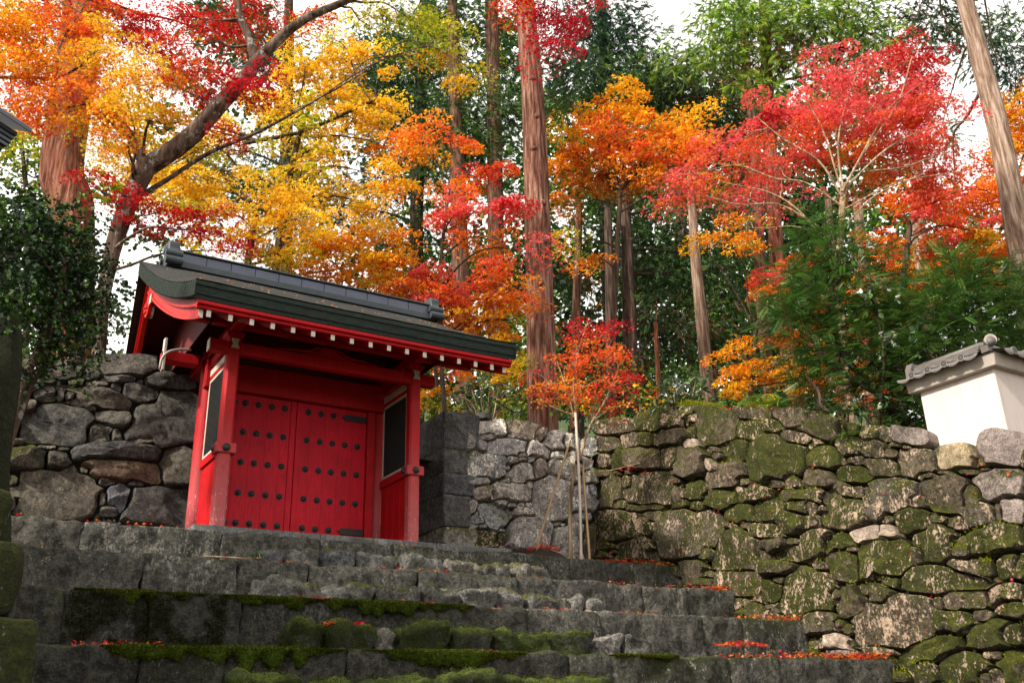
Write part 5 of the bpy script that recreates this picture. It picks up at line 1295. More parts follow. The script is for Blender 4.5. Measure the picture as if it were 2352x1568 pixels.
tree('evergreen_tree', 'thin olive tree with sparse leaves below the left eave', 'tree', 22, [(75, 560, 14), (62, 450, 12), (50, 330, 8)],
     [(60, 300, 70, 40, 22, 'LVB', .5), (40, 400, 80, 60, 22, 'gLV', .5), (110, 420, 60, 80, 23, 'Lg', .4), (90, 340, 60, 40, 22, 'VL', .4), (200, 620, 60, 50, 22, 'eg', .3), (300, 770, 60, 60, 22, 'eg', .25)], 'broad', 81, 'bark_dark', base=4.3, leaf=.10, twr=.008)

# ---- maples
MAP = 'maples in autumn colour'
D = 13.6
fork = [(335, 385, 44), (430, 320, 42), (500, 245, 38), (560, 180, 33), (600, 130, 28), (690, 50, 21), (800, 0, 16), (920, -60, 13), (1080, -80, 10), (1270, -70, 6)]
tree('maple_tree', 'near maple with thick leaning trunk, crimson and orange leaves over the left wall', 'tree', D, [(228, 800, 30), (232, 740, 29), (241, 660, 30), (262, 560, 38), (298, 460, 43), (335, 385, 46)],
     [(50, 60, 100, 75, 13.4, 'OA'), (30, 170, 80, 60, 13.2, 'OAS'), (130, 150, 100, 60, 12.8, 'OSA'), (220, 190, 70, 60, 13.0, 'OSR'), (110, 240, 110, 40, 12.8, 'SO'), (250, 260, 60, 50, 13.0, 'OA'), (200, 60, 60, 50, 13.6, 'OS'), (120, 20, 90, 30, 13.2, 'OSR'),
      (60, 20, 90, 40, 13.6, 'OA'), (160, 90, 70, 50, 13.2, 'OS', .8), (20, 240, 60, 30, 13.2, 'OS', .8), (170, 270, 60, 34, 13, 'AO', .8), (250, 110, 50, 60, 12.6, 'YA', .7), (300, 300, 50, 60, 12.4, 'YAO', .7), (350, 190, 50, 40, 13.8, 'OSA', .7), (450, 60, 60, 40, 14, 'RS', .7), (300, 380, 60, 50, 14.6, 'YAV', .6), (240, 340, 50, 60, 15, 'YV', .6),
      (310, 150, 40, 80, 11.5, 'YA'), (290, 230, 40, 50, 11.8, 'YA'), (330, 70, 80, 50, 13.8, 'R'), (420, 100, 70, 45, 13.8, 'RS'), (260, 25, 60, 30, 13.6, 'RS'), (390, 40, 70, 35, 13.8, 'R'), (450, 160, 60, 30, 13.7, 'RS'), (480, 205, 90, 30, 13.4, 'CR'), (560, 190, 60, 40, 13.4, 'C'),
      (400, 195, 60, 22, 13.5, 'RO'), (510, 320, 22, 50, 13.6, 'C', .8), (205, 425, 60, 22, 13.2, 'R'), (285, 445, 65, 26, 13.2, 'RC'), (370, 485, 60, 34, 13.4, 'R'), (470, 530, 70, 40, 13.6, 'RC'), (525, 575, 42, 22, 13.6, 'C'), (600, 30, 60, 35, 14.0, 'SR'), (700, 30, 45, 40, 14.0, 'SR', .7), (555, 60, 30, 40, 14.0, 'SR', .7), (640, 70, 40, 40, 14, 'RS', .7),
      (330, 320, 60, 60, 14.2, 'AOB', .6), (400, 280, 70, 50, 14.2, 'AO', .6), (430, 390, 60, 40, 14.4, 'AB', .5),
      (950, 50, 90, 45, 14.3, 'LV', .8), (1050, 90, 50, 40, 14.2, 'VL', .8), (1070, 150, 36, 40, 14.2, 'VA', .8), (850, 60, 90, 34, 14.4, 'VAL', .45), (1000, 110, 60, 28, 14.3, 'VAO', .55), (790, 20, 70, 28, 14.4, 'VA', .4),
      (1250, 20, 70, 30, 14.2, 'CR'), (1280, 75, 50, 34, 14.2, 'C'), (1235, 95, 36, 24, 14.2, 'CR'), (1305, 50, 30, 40, 14.2, 'C'), (1200, 5, 50, 16, 14.2, 'SR'), (1360, 5, 30, 16, 14.4, 'R', .6), (1160, 5, 50, 14, 14.4, 'SO', .7)], 'maple', 31, 'bark_maple', base=4.2, extra=[(fork, D), ([(335, 385, 30), (308, 330, 22), (272, 265, 19), (248, 205, 12)], D), ([(588, 145, 22), (572, 85, 19), (550, 30, 15), (545, -30, 11)], D), ([(300, 462, 13), (372, 420, 12), (480, 352, 10), (600, 300, 8), (735, 225, 5)], 13.72), ([(0, 178, 8), (70, 178, 8), (130, 180, 7), (190, 150, 5)], 13.0), ([(130, 180, 5), (140, 100, 5), (190, 20, 4)], 13.0)],
     group=MAP, leaf=.046, cov=1.55, r0=.03, twr=.005)
tree('maple_tree', 'golden yellow maple spreading across the sky left of centre above the roof', 'tree', 18.5, [(625, 700, 18), (640, 560, 17), (660, 430, 15), (690, 300, 11)],
     [(700, 150, 100, 36, 18.5, 'YA'), (820, 130, 80, 32, 18.5, 'AY'), (740, 205, 90, 32, 18.5, 'YA'), (690, 290, 80, 34, 18.5, 'YV'), (820, 280, 90, 45, 18.6, 'YA'), (750, 360, 80, 34, 18.4, 'YAV', .7), (640, 250, 50, 30, 18.5, 'Y', .8), (870, 210, 50, 30, 18.5, 'AY', .9), (880, 330, 70, 30, 18.5, 'AO', .8), (780, 420, 90, 36, 18.4, 'YV', .8), (860, 480, 80, 34, 18.4, 'YA', .7), (930, 450, 60, 34, 18.4, 'OA', .6), (660, 380, 60, 36, 18.6, 'YV', .7), (760, 90, 90, 30, 18.8, 'YV', .7), (590, 210, 60, 34, 18.6, 'YA', .8), (300, 320, 70, 60, 18.6, 'YVA', .9), (380, 440, 80, 50, 18.8, 'YV', .9), (280, 420, 50, 60, 18.8, 'VYL', .8), (450, 340, 80, 50, 18.8, 'YVA', .8), (520, 300, 60, 40, 18.8, 'YAV', .8), (90, 300, 60, 40, 19, 'VAL', .7), (850, 400, 70, 34, 18.4, 'YA', .8), (900, 260, 50, 30, 18.6, 'YA', .7)], 'maple', 32, 'bark_twig_dark', base=4.3, group=MAP, leaf=.062, cov=1.45, tpl=STAR, r0=.04, extra=[([(560, 330, 9), (700, 300, 8), (860, 230, 6)], 18.3)])
tree('maple_tree', 'lower golden maple whose sprays lie along the gate ridge', 'tree', 17.2, [(560, 720, 18), (570, 600, 17), (590, 480, 14)],
     [(440, 430, 80, 34, 17, 'YA'), (540, 420, 90, 34, 17, 'YA'), (480, 490, 80, 36, 17, 'YV'), (610, 490, 100, 42, 17, 'YA'), (560, 535, 90, 26, 17, 'YA'), (700, 510, 80, 40, 17, 'AY'), (770, 560, 110, 42, 17, 'AYO'), (680, 600, 80, 30, 17, 'AV'), (850, 610, 90, 34, 17, 'AO'), (780, 640, 90, 30, 17.2, 'AO'), (400, 380, 60, 40, 17.4, 'YV', .7), (900, 560, 60, 40, 17.4, 'AOB', .6), (680, 460, 60, 40, 17.6, 'YA', .7)], 'maple', 33, 'bark_twig_dark', base=4.3, group=MAP, leaf=.058, cov=1.5, r0=.035)
tree('maple_tree', 'red and orange maple between the gate roof and the central cedar', 'tree', 17.4, [(1022, 960, 11), (1012, 800, 10), (1012, 620, 9), (1025, 480, 6)],
     [(1030, 310, 80, 24, 17.5, 'SO'), (970, 345, 60, 28, 17.5, 'OA', .8), (1100, 395, 60, 22, 17.3, 'RS'), (1060, 440, 60, 26, 17.4, 'SO', .8), (1080, 490, 80, 36, 17.2, 'PS'), (1160, 480, 55, 34, 17.0, 'PR'), (1040, 550, 60, 40, 17.4, 'OSB', .6), (950, 625, 70, 34, 17, 'SP'), (1030, 650, 80, 40, 17, 'PS'), (1130, 630, 80, 40, 16.8, 'PS'), (1190, 660, 50, 40, 16.8, 'PO'), (920, 680, 60, 28, 17, 'OS'), (1020, 700, 80, 34, 17.2, 'OS'), (1110, 720, 70, 36, 17.2, 'OA'), (1160, 770, 60, 40, 17.4, 'AOV', .7), (1000, 760, 60, 40, 17.6, 'OS', .7), (1235, 590, 40, 18, 16.6, 'SP', .8), (1205, 720, 30, 30, 17, 'OS', .5), (1145, 560, 40, 30, 17.4, 'SO', .6)], 'maple', 35, 'bark_twig_dark', base=4.3, group=MAP, leaf=.056, cov=1.5, r0=.03)
tree('maple_tree', 'low yellow and orange maple just right of the gate post, above the corner blocks', 'tree', 20, [(1000, 980, 12), (1003, 900, 11), (1000, 840, 8)],
     [(990, 880, 45, 45, 20, 'OA'), (1010, 930, 50, 26, 20, 'VA'), (1040, 850, 40, 36, 20.4, 'OS'), (1180, 850, 40, 36, 20.4, 'VA'), (1100, 830, 60, 40, 20.6, 'AV', .7), (1190, 920, 50, 40, 21, 'VL', .7)], 'maple', 36, 'bark_twig_dark', base=4.3, group=MAP, leaf=.062, cov=1.3, r0=.02)
tree('maple_tree', 'orange dome-shaped maple right of the central cedar', 'tree', 20.5, [(1400, 980, 14), (1408, 760, 14), (1416, 600, 13), (1425, 440, 10)],
     [(1350, 270, 70, 36, 20.5, 'OA'), (1430, 250, 80, 34, 20.5, 'AO'), (1520, 280, 90, 36, 20.5, 'OA'), (1600, 310, 70, 36, 20.5, 'OA'), (1310, 330, 50, 40, 20.5, 'OA'), (1400, 330, 100, 44, 20.3, 'OS'), (1500, 350, 100, 44, 20.3, 'OS'), (1590, 370, 80, 40, 20.3, 'SO'), (1340, 400, 60, 44, 20.6, 'OB'), (1430, 410, 90, 36, 20.6, 'OB', .9), (1540, 420, 90, 36, 20.4, 'OB', .8), (1310, 470, 50, 44, 20.8, 'OB', .8), (1310, 560, 36, 40, 20.8, 'AV', .6), (1355, 590, 34, 18, 20.4, 'SO'), (1580, 445, 90, 30, 20.2, 'OS', .6), (1450, 225, 50, 16, 20.5, 'A')], 'maple', 38, 'bark_twig_dark', base=4.5, group=MAP, leaf=.068, cov=1.35, r0=.035, src_lo=.45)
tree('maple_tree', 'bright pink-red maple with bare pale branches spreading above the yew', 'tree', 15.6, [(1925, 640, 16), (1930, 560, 15), (1934, 480, 14), (1938, 425, 13)],
     [(1950, 215, 129, 62, 15.6, 'P'), (2060, 165, 97, 50, 15.6, 'RP'), (2120, 205, 86, 50, 15.6, 'PR'), (1850, 255, 108, 50, 15.6, 'P'), (1760, 280, 75, 32, 15.5, 'PR'), (2010, 260, 129, 55, 15.4, 'P'), (2130, 270, 97, 55, 15.5, 'PS'), (1900, 310, 129, 50, 15.4, 'PS'), (1780, 340, 97, 37, 15.4, 'PS', .8), (2050, 330, 118, 50, 15.4, 'PS'), (2170, 340, 75, 50, 15.5, 'PS', .9), (1700, 400, 108, 30, 15.2, 'PS', .5), (1600, 415, 108, 25, 15.2, 'P', .4), (1800, 390, 108, 32, 15.2, 'PS', .5), (1980, 390, 97, 37, 15.8, 'SO', .8), (2100, 400, 86, 37, 15.6, 'SP', .8), (1720, 460, 86, 32, 15, 'P', .28), (1800, 450, 75, 32, 15, 'P', .25), (2090, 120, 64, 25, 15.6, 'R', .7), (1700, 320, 43, 25, 15.6, 'RP', .5), (1640, 380, 90, 26, 15.1, 'PS', .6), (1700, 350, 80, 26, 15.2, 'PS', .7), (1560, 400, 80, 20, 15.1, 'P', .5), (1720, 520, 60, 22, 15.1, 'SA', .35)],
     'maple', 39, 'bark_twig', group=MAP, base=4.4, leaf=.048, cov=1.55, r0=.032, src_lo=.5, twr=.006,
     extra=[([(1936, 430, 5.2), (1925, 330, 4.1), (1945, 230, 2.9), (1975, 150, 1.7)], 14.9), ([(1934, 440, 5.2), (2010, 300, 4.1), (2050, 240, 2.9), (2150, 170, 1.7)], 14.8), ([(1934, 440, 4.6), (1890, 300, 3.5), (1850, 230, 2.3)], 14.9), ([(1880, 520, 4.1), (1790, 470, 3.5), (1700, 470, 2.3), (1620, 450, 1.7)], 14.6), ([(1900, 540, 4.1), (1820, 520, 3.5), (1740, 525, 2.3), (1680, 510, 1.7)], 14.6), ([(1940, 480, 4.1), (2060, 420, 2.9), (2200, 395, 1.7)], 14.8), ([(1934, 440, 6.4), (1985, 350, 5.2), (2060, 240, 4.1), (2095, 130, 2.3)], 14.9), ([(1934, 440, 5.8), (2040, 340, 4.6), (2150, 290, 3.5), (2240, 275, 2.3)], 14.85), ([(1934, 450, 5.2), (1880, 370, 4.6), (1800, 320, 3.5), (1740, 270, 2.3)], 14.85), ([(1930, 470, 5.2), (1850, 420, 4.6), (1780, 410, 4.1), (1690, 380, 2.9), (1600, 400, 1.7)], 14.7), ([(1900, 560, 4.6), (1830, 480, 4.6), (1760, 440, 3.5), (1660, 420, 2.3)], 14.6), ([(1934, 460, 4.6), (1975, 400, 4.1), (2090, 380, 2.9), (2220, 320, 2.3)], 14.9), ([(1940, 520, 4.1), (2010, 450, 3.5), (2120, 400, 2.9)], 14.8)])
tree('maple_tree', 'red-orange maple mass on the right below the pink one', 'tree', 20, [(2060, 760, 16), (2075, 640, 15), (2090, 520, 12)],
     [(2120, 470, 90, 40, 20, 'SP'), (2230, 450, 90, 44, 20, 'SO'), (2160, 520, 90, 40, 20, 'SP'), (2060, 440, 60, 40, 20, 'SO', .7), (2300, 460, 70, 50, 20, 'SO'), (2320, 540, 50, 50, 20, 'SO', .8), (2030, 540, 60, 40, 20.4, 'SO', .7), (2050, 620, 90, 40, 20.4, 'SO', .8), (1960, 660, 60, 40, 20.4, 'SO', .7), (2090, 680, 60, 40, 20.4, 'OS', .7), (1980, 740, 70, 40, 20.6, 'SO', .6), (1850, 600, 50, 30, 20.4, 'S', .6)], 'maple', 40, 'bark_twig_dark', base=4.5, group=MAP, leaf=.062, cov=1.45, r0=.03)
tree('maple_tree', 'tall orange maple at the right edge beyond the leaning trunk', 'tree', 22, [(2360, 700, 16), (2345, 540, 15), (2330, 400, 11)],
     [(2330, 230, 50, 60, 22, 'OA'), (2320, 330, 60, 50, 22, 'OA'), (2350, 410, 50, 44, 22, 'SO'), (2390, 300, 60, 80, 22, 'OA'), (2270, 400, 40, 50, 22.5, 'OS', .7)], 'maple', 41, 'bark_twig_dark', base=4.5, group=MAP, leaf=.066, cov=1.6, r0=.03)
tree('maple_tree', 'yellow-green and orange maple low at the right behind the yew', 'tree', 21, [(2250, 760, 13), (2252, 660, 12), (2250, 600, 9)],
     [(2220, 555, 80, 24, 20.6, 'VY'), (2290, 565, 50, 24, 20.6, 'VA'), (2280, 610, 70, 34, 20.8, 'OS', .8), (2180, 600, 60, 34, 21, 'OA', .8), (2320, 640, 40, 30, 21, 'AO', .7), (2130, 570, 50, 24, 21, 'VO', .6)], 'maple', 42, 'bark_twig_dark', base=4.5, group=MAP, leaf=.062, cov=1.4, r0=.03)
tree('maple_tree', 'orange maple low behind the left edge of the yew', 'tree', 20, [(1720, 960, 12), (1730, 860, 11), (1735, 760, 8)],
     [(1760, 640, 50, 26, 20, 'SP'), (1740, 670, 40, 24, 20, 'SO'), (1720, 820, 60, 34, 20, 'OA'), (1690, 870, 50, 36, 20, 'OA'), (1760, 850, 60, 40, 20.2, 'OA', .8), (1800, 770, 60, 30, 20.4, 'OS', .6), (1620, 545, 70, 20, 19.4, 'AO'), (1680, 560, 40, 18, 19.4, 'AO'), (1900, 860, 70, 60, 20.6, 'OA', .8), (2020, 880, 60, 60, 20.8, 'OS', .7), (1960, 760, 70, 50, 20.6, 'SO', .8), (2060, 760, 60, 50, 20.6, 'SO', .7), (1880, 700, 50, 40, 20.6, 'SO', .7)], 'maple', 43, 'bark_twig_dark', base=4.5, group=MAP, leaf=.062, cov=1.4, r0=.025)
# ---- the staked sapling
sx, sD = 1310, 15.0
tree('maple_sapling', 'small red-orange maple sapling tied to three bamboo stakes on the stair terrace', 'tree', sD, [(1311, 1280, 10), (1309, 1190, 9), (1313, 1120, 8), (1325, 1050, 7), (1322, 960, 6)],
     [(1350, 745, 44, 22, 15, 'CR'), (1390, 770, 46, 24, 15, 'RC'), (1330, 790, 44, 26, 15, 'RS'), (1410, 815, 44, 26, 15, 'RS'), (1300, 840, 44, 26, 15, 'OS'), (1370, 830, 70, 34, 14.9, 'SO'), (1420, 870, 46, 30, 15, 'SR'), (1340, 890, 70, 34, 14.9, 'SO'), (1250, 875, 40, 20, 15, 'RS', .7), (1280, 905, 50, 26, 15, 'OS'), (1235, 920, 34, 16, 15, 'OS', .8), (1400, 910, 50, 28, 15, 'SR', .7), (1455, 880, 30, 30, 15, 'R', .5), (1370, 935, 60, 24, 15, 'SR', .45), (1440, 930, 30, 18, 15, 'O', .5), (1450, 1070, 30, 8, 14.8, 'R', .25)],
     'maple', 44, 'bark_twig', base=2.29, leaf=.040, cov=.75, r0=.015, src_lo=.65, sprayr=.30, twr=.0035, ridge=.02, seg=12,
     extra=[([(1323, 960, 5), (1318, 880, 4), (1330, 800, 3), (1350, 740, 2)], sD), ([(1330, 1060, 7), (1352, 985, 6), (1390, 920, 4), (1420, 850, 3)], sD), ([(1325, 1000, 5), (1312, 930, 4), (1290, 860, 3), (1280, 830, 2)], sD), ([(1335, 1085, 3), (1400, 1080, 2), (1470, 1062, 1.5)], sD)])
ST = 'bamboo stakes around the sapling'
for (rows, mat, lab, D2) in (([(1232, 1258, 6), (1310, 1010, 5)], 'bamboo', 'brown bamboo stake leaning from the left to the sapling', 15.1), ([(1335, 1283, 7), (1331, 1120, 6.5), (1322, 948, 6)], 'bamboo_pale', 'bleached upright bamboo stake against the sapling', 14.85), ([(1354, 1278, 6), (1338, 1060, 5)], 'bamboo', 'brown bamboo stake right of the sapling', 14.95)):
    P, R = trunk_path(rows, D2, n=40)
    P[0][2] = min(P[0][2], 2.33)
    s_ = thing('bamboo_stake', lab, 'stake', tuple(P[0]), ST)
    Rr = R.copy(); nodes = [3, 10, 17, 24, 31, 38]
    mesh_np('cane', *tube_np(P, Rr, 10), M[mat], s_)
    for k in nodes: MB().tube([P[k] - (P[k + 1] - P[k]) * .12, P[k], P[k] + (P[k + 1] - P[k]) * .12], [R[k] * 1.02, R[k] * 1.28, R[k] * 1.02], 10, cap=False).build('node_ring', M[mat], s_, smooth=True)
for (x, y, D2) in ((1330, 1062, 14.9), (1324, 962, 14.9), (1321, 985, 14.9)):
    p = pv(x, y, D2)
    tie = [p + np.array([.055 * math.cos(a) , .055 * math.sin(a), .012 * math.sin(3 * a)]) for a in np.linspace(0, 2 * math.pi, 14)]
    tag(MB().tube(tie, .010, 6).tube([q + np.array([0, 0, .016]) for q in tie], .010, 6).build('palm_tie', M['cord'], None, smooth=True), {1062: 'lowest dark cord tying the sapling to its stakes', 962: 'topmost dark cord binding the sapling to its upright stake', 985: 'middle dark cord just under the topmost tie of the sapling'}[y], 'tie')

# ---- evergreens near the viewer
tree('evergreen_bush', 'dark glossy evergreen hanging over the left stone wall', 'bush', 9.6, [(15, 1030, 22), (45, 930, 30), (75, 850, 36), (105, 790, 34), (140, 700, 26), (150, 600, 20)],
     [(60, 520, 110, 50, 9.6, 'e'), (150, 560, 80, 60, 9.7, 'eh'), (60, 620, 110, 70, 9.4, 'e', 1.2), (170, 650, 70, 60, 9.7, 'e'), (90, 720, 110, 60, 9.4, 'eh', 1.1), (190, 720, 46, 60, 9.7, 'e', .8), (120, 790, 90, 44, 9.5, 'eh', .7), (50, 580, 80, 60, 9.8, 'e', 1.3), (130, 840, 80, 40, 9.6, 'eh', .35), (190, 800, 40, 40, 9.6, 'e', .4), (220, 620, 26, 50, 9.8, 'eh', .5), (70, 470, 90, 30, 9.7, 'eh', .8), (240, 680, 24, 50, 9.7, 'e', .3), (110, 900, 60, 30, 9.6, 'eh', .12), (80, 600, 110, 80, 10.1, 'e', 1.6), (100, 700, 100, 70, 10.0, 'e', 1.4), (0, 600, 60, 60, 8.3, 'e', 1.0), (10, 690, 60, 50, 8.2, 'eh', .9), (0, 520, 60, 50, 8.6, 'eh', .9)],
     'broad', 51, 'bark_maple', base=2.0, leaf=.052, cov=1.7, r0=.03, src_lo=.45, twig_mat='bark_twig_dark', twr=.004)
tree('mossy_trunk', 'dark mossy tree trunk cut by the left edge of the frame', 'tree trunk', 8.6, [(-14, 1300, 62), (-12, 1100, 58), (-4, 1000, 60), (8, 900, 64), (12, 800, 66), (0, 690, 66), (-40, 560, 60)], [(0, 560, 60, 60, 8.9, 'e'), (10, 700, 50, 50, 8.9, 'e', .7)], 'broad', 52, 'bark_mossy', base=-.2, top=8.0, leaf=.05, seg=28)
tree('yew_tree', 'dense green yew leaning over the mossy wall beside the plaster wall', 'tree', 13.2, [(2085, 985, 14), (2010, 900, 16), (1930, 800, 15), (1912, 700, 12), (1908, 600, 8)],
     [(1890, 520, 50, 34, 13.2, 'y'), (1900, 580, 80, 40, 13.2, 'y'), (1960, 630, 90, 50, 13.3, 'yg'), (1850, 640, 60, 44, 13.2, 'y'), (1900, 700, 100, 50, 13.1, 'y'), (1990, 730, 90, 60, 13.2, 'yg'), (1820, 730, 60, 40, 13.1, 'y'), (1850, 800, 80, 44, 13.1, 'y', .8), (1950, 820, 100, 60, 13.0, 'yg'), (2050, 800, 90, 70, 13.2, 'y'), (1880, 880, 70, 40, 13.1, 'y', .7), (2000, 890, 90, 44, 12.9, 'ye', .9), (2080, 880, 50, 70, 13.0, 'ye'), (2060, 700, 70, 50, 13.4, 'y', .8), (2070, 950, 40, 40, 12.8, 'ye', .8), (1960, 940, 70, 26, 12.8, 'ye', .6), (1800, 690, 40, 30, 13, 'y', .6)],
     'yew', 53, 'bark_dark', base=3.3, cov=1.25, r0=.035, extra=[([(2120, 1000, 11), (2050, 930, 11), (1960, 870, 10), (1880, 800, 7), (1840, 740, 5)], 12.9), ([(1960, 985, 11), (1930, 960, 10), (1890, 935, 9), (1880, 900, 7), (1850, 860, 5)], 12.7)])
tree('yew_tree', 'second green yew rising behind the tiled coping at the right', 'tree', 12.6, [(2180, 900, 13), (2180, 800, 12), (2190, 700, 10), (2200, 620, 6)],
     [(2200, 610, 50, 36, 12.6, 'y'), (2190, 670, 90, 44, 12.6, 'y'), (2270, 650, 60, 40, 12.7, 'yg', .9), (2310, 710, 70, 44, 12.6, 'y'), (2150, 730, 80, 50, 12.6, 'yg'), (2230, 740, 80, 44, 12.6, 'y'), (2120, 790, 60, 40, 12.5, 'y', .9), (2350, 660, 40, 60, 12.8, 'y'), (2200, 790, 60, 24, 12.5, 'y', .8), (2330, 770, 50, 20, 12.9, 'y', .7), (2150, 640, 40, 30, 12.8, 'y', .6)],
     'yew', 54, 'bark_dark', base=3.4, cov=1.25, r0=.03)
tree('aralia_shrub', 'broad glossy leaves caught in the middle of the yew', 'shrub', 12.6, [(2020, 960, 6), (2030, 820, 5), (2010, 700, 4)], [(2000, 680, 50, 50, 12.4, 'rh', .35), (2050, 770, 44, 36, 12.2, 'rh', .35), (1980, 620, 40, 30, 12.5, 'rh', .25), (2010, 930, 50, 16, 12.2, 'rh', .3)], 'broad', 55, 'bark_dark', base=3.4, leaf=.10, cov=1.0, twr=.004)
def rhodo(label, D, blobs, seed, base):
    x0, y0 = np.mean([b[0] for b in blobs]), max(b[1] for b in blobs) + 70
    b0 = pv(x0, y0, D); t = thing('rhododendron', label, 'shrub', (b0[0], b0[1], base), 'rhododendrons on the wall tops')
    rs = np.random.RandomState(seed); Vs, Fs, Cs, parts = [], [], [], []; b = 0
    root = np.array([b0[0], b0[1], base])
    for (x, y) in blobs:
        c = pv(x, y, D + rs.uniform(-.3, .3)); n = rs.randint(8, 12); ph = rs.rand() * 6
        a = np.arange(n) * 2.39 + ph; el = rs.uniform(-.75, .35, n)
        up = np.stack([np.cos(a) * np.cos(el), np.sin(a) * np.cos(el), np.sin(el)], 1)
        N = unit(np.array([0, 0, 1.0]) - up * up[:, 2:3] + rs.normal(size=(n, 3)) * .2)
        V, F = stamp(LONG, np.repeat(c[None], n, 0) + up * .03, N, rs.uniform(.13, .21, n), rs, up)
        mesh_np('leaf_whorl', V, F, M['glossy_leaf'], t, smooth=False, fcol=np.repeat(pick('r', n, rs), 2, 0))
        mesh_np('stem', *tube_np(smooth_path([root + rs.normal(size=3) * .05, (root + c) / 2 + rs.normal(size=3) * .12, c], 8), np.linspace(.014, .006, 8), 5), M['bark_twig'], t)
rhodo('grey-green rhododendron on top of the grey wall beside the corner blocks', 16.9, [(1055, 895), (1078, 880), (1100, 868), (1125, 885), (1090, 905), (1110, 920), (1145, 880), (1165, 895), (1135, 910), (1180, 915), (1065, 915), (1150, 930), (1120, 860), (1190, 940), (1040, 905)], 71, 4.9)
rhodo('pale green rhododendron at the tan trunk on top of the mossy wall', 15.8, [(1525, 885), (1545, 870), (1570, 880), (1600, 865), (1625, 870), (1580, 905), (1555, 905), (1610, 895), (1535, 920), (1590, 925), (1510, 935), (1560, 930)], 72, 4.7)
def fern(label, x, y, D, n, L, seed, key, base_dz=0):
    c = pv(x, y, D); t = thing('fern', label, 'fern', tuple(c)); rs = np.random.RandomState(seed)
    for k in range(n):
        a = k / n * 6.28 + rs.uniform(-.3, .3); ln = L * rs.uniform(.7, 1.1); d = np.array([math.cos(a), math.sin(a), 0]); s = np.array([-d[1], d[0], 0])
        V, F = [], []
        m = 16
        for i in range(m):
            q = (i + .6) / m; p = c + d * ln * q + np.array([0, 0, ln * (.75 * q - 1.05 * q * q)])
            w = ln * .22 * math.sin(min(1, q * 1.25 + .12) * math.pi) + .006
            for sg in (-1, 1):
                b = len(V); e = p + s * sg * w + d * w * .4 + np.array([0, 0, -w * .25]); g = d * ln / m * .42
                V += [tuple(p - g * .4), tuple((p + e) / 2 - g), tuple(e), tuple((p + e) / 2 + g)]; F.append((b, b + 1, b + 2, b + 3))
        for i in range(m - 1):        # the midrib joins the leaflets
            q0, q1 = i / m, (i + 1.6) / m; a0 = c + d * ln * q0 + np.array([0, 0, ln * (.75 * q0 - 1.05 * q0 * q0)]); a1 = c + d * ln * q1 + np.array([0, 0, ln * (.75 * q1 - 1.05 * q1 * q1)])
            b = len(V); V += [tuple(a0 - s * .004), tuple(a0 + s * .004), tuple(a1 + s * .004), tuple(a1 - s * .004)]; F.append((b, b + 1, b + 2, b + 3))
        mesh_np('frond', V, F, M['needle'], t, smooth=False, fcol=np.repeat(pick(key, 1, rs), len(F), 0))
fern('bright yellow-green fern on the wall top below the orange maple', 1752, 925, 14.2, 11, .55, 91, 'lV')
fern('green fern growing out of the mossy wall top under the yew', 1955, 1005, 12.4, 9, .38, 92, 'm')
fern('green fern in the shade at the top of the mossy wall', 1800, 932, 13.6, 9, .45, 93, 'm')
fern('small green fern tuft on the upper left tread', 590, 1276, 10.4, 9, .16, 94, 'm')

# ------------------------------------------------------------------ moss on the stair edges
def moss_edge(name, key, x0, x1, seed, hang=.09, dens=5200):
    yf, zt, zb, xs = COURSE[key]; rs = np.random.RandomState(seed)
    nx = int((x1 - x0) / .03); prof = 9; V = []; F = []
    for i in range(nx + 1):
        x = x0 + (x1 - x0) * i / nx
        amp = max(0, min(1, .62 + 1.7 * mnoise.noise((x * 1.1, seed, 0)) + .8 * mnoise.noise((x * 5, seed, 3)))) * min(1, (x - x0) / .15, (x1 - x) / .15)
        h = hang * (amp * (1 + 1.1 * mnoise.noise((x * 9, seed, 7)))); th = -.02 + .055 * amp
        pts = [(.30, -.02), (.14, .008 * amp), (.05, .02 * amp), (0, .018 * amp), (-th * .8, .0), (-th, -.02), (-th * .9, -h * .5), (-th * .5, -h * .9), (.015, -h * 1.0 - .01)]
        for (dy, dz) in pts:
            w = .008 * mnoise.noise((x * 22, dy * 30, dz * 30 + seed)); V.append((x, yf + dy - .012 + w, zt + dz + w))
    for i in range(nx):
        for j in range(prof - 1): F.append((i * prof + j, (i + 1) * prof + j, (i + 1) * prof + j + 1, i * prof + j + 1))
    V = np.array(V)
    g = M['pillar_moss']
    o = mesh_np(name, V, F, M['moss_bed'], None); tag(o, kind='stuff')
    # short tufts over it
    n = int(dens * (x1 - x0)); q = rs.randint(0, len(F), n); FA = np.array(F)[q]; w = rs.dirichlet([1, 1, 1, 1], n)
    P = (V[FA] * w[..., None]).sum(1); d = unit(np.array([0, -.8, .35]) + rs.normal(size=P.shape) * .6); d[:, 2] -= .2
    s = unit(np.cross(d, rs.normal(size=P.shape))) * .0035; L = rs.uniform(.010, .026, (n, 1))
    VV = np.stack([P - s, P + s, P + d * L], 1).reshape(-1, 3)
    col = pick([('X')] if False else 'Z', n, rs)
    t = mesh_np('moss_tufts', VV, np.arange(len(VV)).reshape(-1, 3), M['moss_blade'], None, smooth=False, fcol=col); tag(t, kind='stuff')
PAL['Z'] = [(.042, .058, .006), (.062, .080, .008), (.028, .038, .005), (.09, .108, .010), (.05, .040, .010)]
M['moss_bed'] = plain('moss_bed', (.035, .055, .006), .95, .7, 30, .8, spec=.05)
